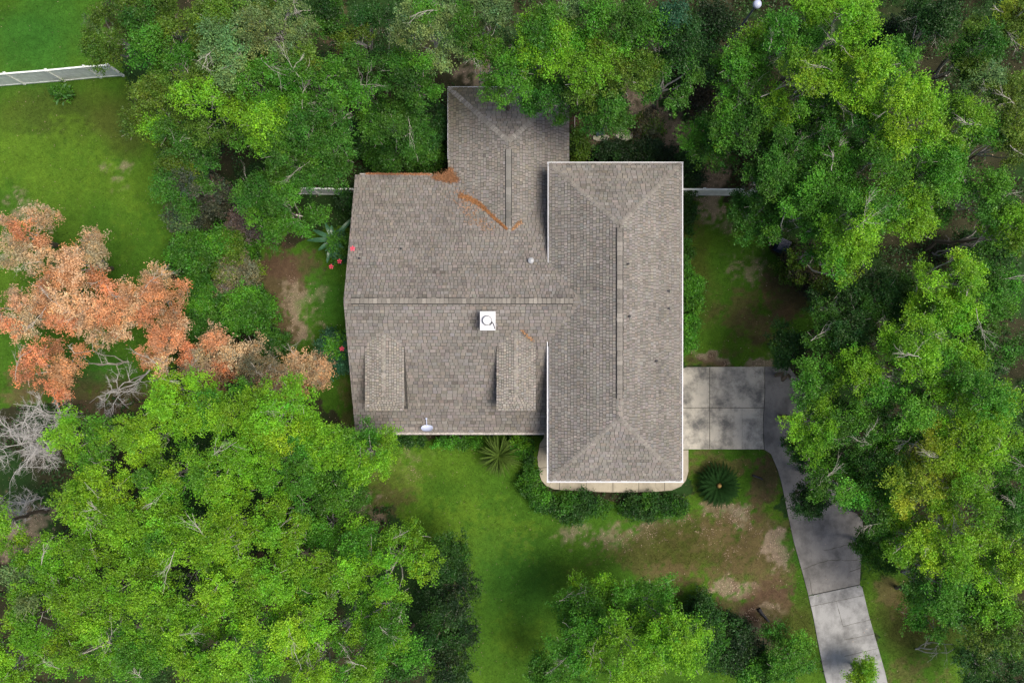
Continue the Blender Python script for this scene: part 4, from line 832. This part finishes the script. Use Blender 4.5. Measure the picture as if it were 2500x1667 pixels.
# shrubs
for a in [
 (510, 480, 55, 55, 3.5, 'sage', "grey leaved shrub below the dark hollow", 'purple'), (610, 545, 60, 45, 3, 'purple', "purplish grey shrub beside the western tree", 'brown'), (450, 530, 50, 50, 3, 'sage', "dusty green shrub at the lawn edge", 'grey'),
 (470, 620, 70, 60, 3.2, 'fresh', "bright green shrub at the lawn edge below the grey ones", 'mid'), (560, 600, 60, 50, 3, 'fresh', "green shrub beside the brown soil", 'olive'), (480, 720, 65, 60, 2.8, 'mid', "deep green shrub behind the rusty trees", 'fresh'), (570, 660, 60, 50, 2.6, 'dust', "tan and olive shrub on the brown soil", 'olive'), (600, 760, 75, 65, 3, 'fresh', "bright rounded shrub above the tan trees", 'mid'), (500, 800, 60, 50, 2.6, 'mid', "green shrub between the rusty and tan trees", 'dark'), (560, 710, 45, 40, 2.4, 'dust', "small dusty shrub beside the bright rounded one", 'purple'), (660, 840, 40, 45, 2.4, 'mid', "small green shrub on the brown soil above the tan trees", 'dark'),
 (145, 222, 34, 16, .9, 'fresh', "leafy low plant at the foot of the white fence", 'mid'),
 (930, 370, 60, 50, 2.4, 'mid', "dark green shrub behind the back eave", 'fresh'), (1020, 360, 70, 55, 2.6, 'mid', "deep green shrub in the corner by the back wing", 'dark'), (1060, 300, 40, 60, 2.2, 'dark', "very dark shrub along the back wing wall", 'deep'), (870, 340, 50, 50, 2.4, 'dark', "dark shrub under the low soft tree", 'mid'),
 (1412, 352, 34, 42, 2.2, 'olive', "small olive shrub beside the pale pipe", 'deep'),
 (1500, 370, 58, 32, 1.8, 'deep', "nearly black hedge section behind the flat stones", 'dark'), (1600, 372, 62, 34, 1.8, 'deep', "dark hedge section behind the garage wing", 'dark'), (1680, 420, 42, 70, 1.8, 'dark', "dark hedge corner beside the garage wing", 'deep'),
 (1580, 300, 40, 35, 1.3, 'dust', "sparse greyish shrub on the tan soil", 'olive'), (1720, 180, 50, 90, 3, 'dark', "dark brownish shrub below the lamp post", 'brown'), (1740, 60, 60, 50, 3, 'deep', "nearly black shrub left of the lamp post", 'dark'),
 (1685, 520, 16, 60, .9, 'dark', "narrow dark hedge strip beside the garage wing", 'mid'), (1692, 725, 34, 75, 1.3, 'fresh', "bright green hedge beside the garage wing", 'mid'), (1682, 820, 38, 55, 1.3, 'fresh', "green hedge end near the concrete pad", 'mid'), (1676, 640, 20, 60, 1.2, 'mid', "slim green hedge beside the air conditioner", 'fresh'),
 (1965, 640, 60, 60, 3, 'olive', "brown leaved shrub beside the blue bin", 'brown'), (2020, 680, 60, 60, 3.4, 'brown', "dark brown leaved shrub at the wood edge", 'olive'),
 (1720, 1540, 55, 90, 3, 'dark', "dark shady shrub right of the bright bottom trees", 'mid'), (1790, 1590, 75, 80, 2.6, 'deep', "nearly black shrub beside the reddish soil", 'dark'), (1850, 1640, 60, 50, 2.6, 'mid', "green shrub at the bottom beside the mid green tree", 'fresh'),
 (1402, 1240, 86, 37, 1.0, 'dark', "rounded dark hedge below the patio, nearer the lawn", 'mid'), (1322, 1222, 30, 28, 1.0, 'mid', "low hedge curve at the patio corner", 'fresh'), (1580, 1240, 84, 34, 1.0, 'dark', "rounded dark hedge below the patio, nearer the sago palm", 'mid'), (1655, 1238, 28, 26, 1.0, 'mid', "small hedge end beside the dry grass", 'dark'),
 (1110, 1082, 65, 22, 1.3, 'fresh', "bright low shrubs along the front wall", 'mid'), (1000, 1075, 55, 18, 1.2, 'mid', "dark low shrubs along the front wall beside the tree", 'dark'), (1272, 1090, 34, 26, 1.8, 'fresh', "bright leafy shrub beside the fan palm", 'bright'), (1292, 1125, 14, 50, 1.0, 'mid', "low green shrub along the patio edge", 'dark'), (1290, 1180, 30, 40, 1.0, 'mid', "low green ground shrub below the fan palm", 'fresh'),
 (880, 545, 22, 60, 2.0, 'dark', "dark shrub against the western wall", 'mid'), (850, 490, 25, 30, 2.2, 'dark', "dark shrub under the western fence end", 'deep'),
 (2230, 60, 50, 60, 4, 'deep', "black green shrub in the top gap of the right wood", 'dark'), (1990, 280, 60, 60, 5, 'dark', "dark understorey shrub between bright treetops", 'deep'), (2420, 600, 50, 60, 5, 'dark', "dark understorey shrub near the right edge", 'mid'),
]:
    px_, py_, rx_, ry_, h_, kd, lb, k2 = a; bush(px_, py_, rx_, ry_, h_, kd, lb, kind2=k2, group="shrubs and hedges round the house", leaf=.105)
bush(830, 600, 32, 45, 2.4, 'blue', "bluish green flowering shrub with pink blooms beside the western roof edge", name="flowering_shrub", kind2='mid', flowers=((829, 638, 2.2), (809, 651, 1.9), (861, 607, 5.55)), dens=.6)
bush(822, 860, 46, 60, 2.6, 'blue', "bluish green shrub with one pink bloom beside the western wall", name="flowering_shrub", kind2='fresh', flowers=((835, 851, 2.75),))
# ------------------------------------------------------------------ palms and big leaved plants
def blade(mb, base, az, el0, el1, L, wd, n=7, fold=.25):
    """one arching blade: el0 start elevation, el1 end elevation (radians)"""
    p = np.array(base, float); h = np.array((-math.sin(az), math.cos(az), 0)); i0 = len(mb.V); cs = []
    for k in range(n + 1):
        t = k / n; el = el0 + (el1 - el0) * t; w_ = wd * (math.sin(math.pi * min(1, t * .85 + .12)) ** .7) * .5
        up = np.array((0, 0, fold * w_)); mb.V += [tuple(p - h * w_ + up), tuple(p), tuple(p + h * w_ + up)]
        p = p + np.array((math.cos(az) * math.cos(el), math.sin(az) * math.cos(el), math.sin(el))) * L / n
    for k in range(n):
        a = i0 + k * 3; mb.F += [[a, a + 1, a + 4, a + 3], [a + 1, a + 2, a + 5, a + 4]]
M['sago'] = mat("sago_frond", (.014, .042, .010), .8, .05, n_scale=6, n_amt=.3, transl=.15); M['yucca'] = mat("fan_palm_blade", (.070, .120, .018), .6, .2, n_scale=5, n_amt=.45, transl=.2)
M['banana'] = mat("banana_leaf", (.055, .155, .075), .35, .5, n_scale=5, n_amt=.3, transl=.3); M['ginger'] = mat("broad_leaf", (.05, .15, .03), .4, .5, n_scale=6, n_amt=.3, transl=.25)
r = np.random.default_rng(50); sp = at(1757, 1186, .9); e = empty("sago_palm", (sp[0], sp[1], 0), "dark round sago palm with a tan centre on the dry lawn", "palm")
MB().lathe((sp[0], sp[1], -.05), [(.26, 0), (.24, .4), (.19, .55), (.06, .66)], 16).build("trunk", M['pith'], e)
for k in range(84):
    az = k * 2.39996; t = k / 84; el = 1.15 - 1.0 * t; L = r.uniform(1.30, 1.58) * (1 - .1 * (1 - t)); p = np.array((sp[0], sp[1], .55)); d0 = np.array((math.cos(az), math.sin(az), 0)); P = [p + d0 * .06]; n_ = 14
    for j in range(n_):
        ee = el - 1.15 * (j / n_) ** 1.2; P.append(P[-1] + (d0 * math.cos(ee) + np.array((0, 0, math.sin(ee)))) * L / n_)
    mb = MB(); h = np.array((-d0[1], d0[0], 0)); P = np.array(P)
    for j in range(2, n_ * 2):
        q = P[j // 2] * (1 - (j % 2) / 2) + P[min(j // 2 + 1, n_)] * ((j % 2) / 2); ll = .24 * math.sin(math.pi * min(1, j / (n_ * 2) * .85 + .14)); fw = (P[min(j // 2 + 1, n_)] - P[max(j // 2 - 1, 0)]); fw /= np.linalg.norm(fw)
        for s_ in (-1, 1):
            tipv = q + (h * s_ * .8 + fw * .6) * ll + (0, 0, .02); i0 = len(mb.V); mb.V += [tuple(q - fw * .020), tuple(q + fw * .030), tuple(tipv)]; mb.F.append([i0, i0 + 1, i0 + 2])
    for j in range(n_): i0 = len(mb.V); mb.V += [tuple(P[j] - h * .01), tuple(P[j] + h * .01), tuple(P[j + 1] + h * .008), tuple(P[j + 1] - h * .008)]; mb.F.append([i0, i0 + 1, i0 + 2, i0 + 3])
    mb.build("frond", M['sago'], e)
MB().lathe((sp[0], sp[1], .60), [(.13, 0), (.14, .22), (.10, .33), (.04, .36)], 18).build("cone", M['pith'], e)
yp = at(1219, 1112, 1.6); e = empty("fan_palm", (yp[0], yp[1], 0), "spiky palm with long narrow arching leaves by the front eave", "palm")
MB().lathe((yp[0], yp[1], -.05), [(.15, 0), (.11, .8), (.08, 1.5)], 12).build("trunk", M['pith'], e)
for k in range(90):
    mb = MB(); az = k * 2.39996 + r.normal(0, .08); t = k / 90; blade(mb, (yp[0], yp[1], 1.45), az, 1.2 - 1.1 * t, .35 - 1.5 * t, r.uniform(1.2, 1.55), .095, 9, .5); mb.build("frond", M['yucca'], e)
bp_ = at(815, 585, 2.0); e = empty("banana_plant", (bp_[0], bp_[1], 0), "banana plant with long bluish leaves at the western roof edge", "banana plant")
MB().lathe((bp_[0], bp_[1], -.05), [(.14, 0), (.12, .9), (.08, 1.7)], 12).build("stalk", M['ginger'], e)
for az, L, el in ((2.05, 1.25, .5), (1.75, 1.0, .7), (2.7, 1.5, .3), (3.15, 1.7, .2), (3.7, 1.2, .25), (4.4, 1.5, .3), (4.85, 1.3, .45), (5.5, 1.0, .5), (.85, 1.9, .3), (.2, .8, .8)):
    mb = MB(); blade(mb, (bp_[0], bp_[1], 1.65), az, el + .35, -.5, L, .27, 10, .35); mb.build("leaf", M['banana'], e)
for (a_, b_, lb, n_) in ((1262, 1085, "broad leaved plant with glossy leaves between the fan palm and patio", 26), (150, 226, "large paddle shaped leaves beside the white fence", 14), (1600, 395, "yellowish sprawling plant at the garage wing eave", 14)):
    p = at(a_, b_, .8); e = empty("leafy_plant", (p[0], p[1], 0), lb, "plant")
    T = Tubes(5)
    for k in range(n_):
        az = k * 2.4; q = p * (1, 1, 0) + np.array((math.cos(az), math.sin(az), 0)) * r.uniform(.1, .55) + (0, 0, r.uniform(.7, 1.5) if a_ == 1262 else r.uniform(.4, .8)); T.add(bez(p * (1, 1, 0), q, r, .05, 4), .014, .008)
        mb = MB(); blade(mb, q, az + r.normal(0, .5), .4, -.4, r.uniform(.22, .42), r.uniform(.1, .17), 6, .3); mb.build("leaf", M['ginger'] if a_ != 1600 else M['yucca'], e)
    T.build("stem", M['bark'], e)
# ------------------------------------------------------------------ bare trees and brush
def bare(px, py, h, R, label, n, seed, m='grey_bark', name="bare_tree", fine=3, kids=4, lean=(0, 0), r0=.05, zc=None):
    rg = np.random.default_rng(seed); c = at(px, py, (zc or h * .8)); e = empty(name, (c[0] - lean[0], c[1] - lean[1], 0), label, "bare tree", "leafless trees")
    T = Tubes(6); top = np.array((c[0], c[1], h * .55)); P = bez((c[0] - lean[0], c[1] - lean[1], -.1), top, rg, .05, 8); T.add(P, r0 * 1.8, r0); T.build("trunk", M[m], e); T = Tubes(4)
    SS = [P]
    for k in range(max(2, n // 5)):
        a = rg.uniform(0, 6.28); q = top + np.array((math.cos(a) * R * .55, math.sin(a) * R * .55, h * rg.uniform(.1, .3))); Q = bez(P[rg.integers(1, 4)], q, rg, .12, 8); T.add(Q, r0 * 1.1, r0 * .5); SS.append(Q)
    for k in range(n):
        Q = SS[k % len(SS)]; a = rg.uniform(0, 6.283); d = np.array((math.cos(a), math.sin(a), rg.uniform(-.2, .6))); spray(T, Q[rg.integers(3, 8)], d, R * rg.uniform(.35, .8), r0 * .55, rg, fine, kids, .75)
    T.build("branch", M[m], e); return e
bare(25, 1100, 5.5, 2.1, "dense grey leafless thicket at the left edge", 46, 1, 'silver', fine=3, kids=5, r0=.03)
bare(100, 1025, 5, 1.5, "spreading silver grey bare tree above the thicket", 28, 2, 'silver', fine=3, kids=5, r0=.035)
bare(240, 960, 5, 1.4, "fan of bare white twigs with a curved pale stem", 16, 3, 'silver', fine=3, kids=5, lean=(-.9, -1.2), r0=.035)
bare(20, 1240, 4, 1.4, "greyish bare brush below the thicket", 34, 4, 'silver', fine=3, kids=4, r0=.03)
bare(190, 890, 6.5, 1.1, "small bare white tree between rusty crowns", 7, 5, 'pale_bark', fine=2, kids=4, r0=.035)
bare(545, 880, 7.0, 1.0, "bare grey twigs over the tan trees", 7, 6, 'grey_bark', fine=2, kids=5, r0=.03)
bare(2312, 1600, 4, 1.3, "thin bare sapling on the olive ground in the lower right", 5, 7, 'pale_bark', fine=2, kids=3, r0=.03, lean=(0, 1.0))
bare(2400, 590, 6, 1.2, "bare grey tree in the dark gap by the right edge", 6, 8, 'grey_bark', fine=2, kids=4, r0=.03)
bare(2215, 890, 9.5, 1.5, "broken white branches standing in a dark gap of the right wood", 5, 9, 'pale_bark', fine=2, kids=4, r0=.05)
bare(800, 250, 8.5, 1.3, "pale bare limbs hanging over the low soft tree", 8, 10, 'pale_bark', fine=2, kids=4, r0=.05)
bare(815, 170, 9.0, 1.1, "white bare twigs behind the pale bare limbs", 5, 11, 'pale_bark', fine=2, kids=3, r0=.04)
bare(440, 1430, 7.5, 1.2, "grey bare tree inside the dark cleft of the lower wood", 6, 12, 'pale_bark', fine=2, kids=4, r0=.035)
bare(790, 1600, 9.5, 1.4, "grey drooping limb among the bottom lime trees", 6, 13, 'pale_bark', fine=2, kids=4, r0=.05)
bare(660, 20, 11.3, 1.2, "lichen covered bare branches at the top edge", 8, 14, 'grey_bark', fine=3, kids=4, r0=.035)
bare(1170, 150, 5, 1.2, "brown leafless bush behind the back wing gutter", 12, 15, 'grey_bark', fine=3, kids=4, r0=.025)
print("all done")
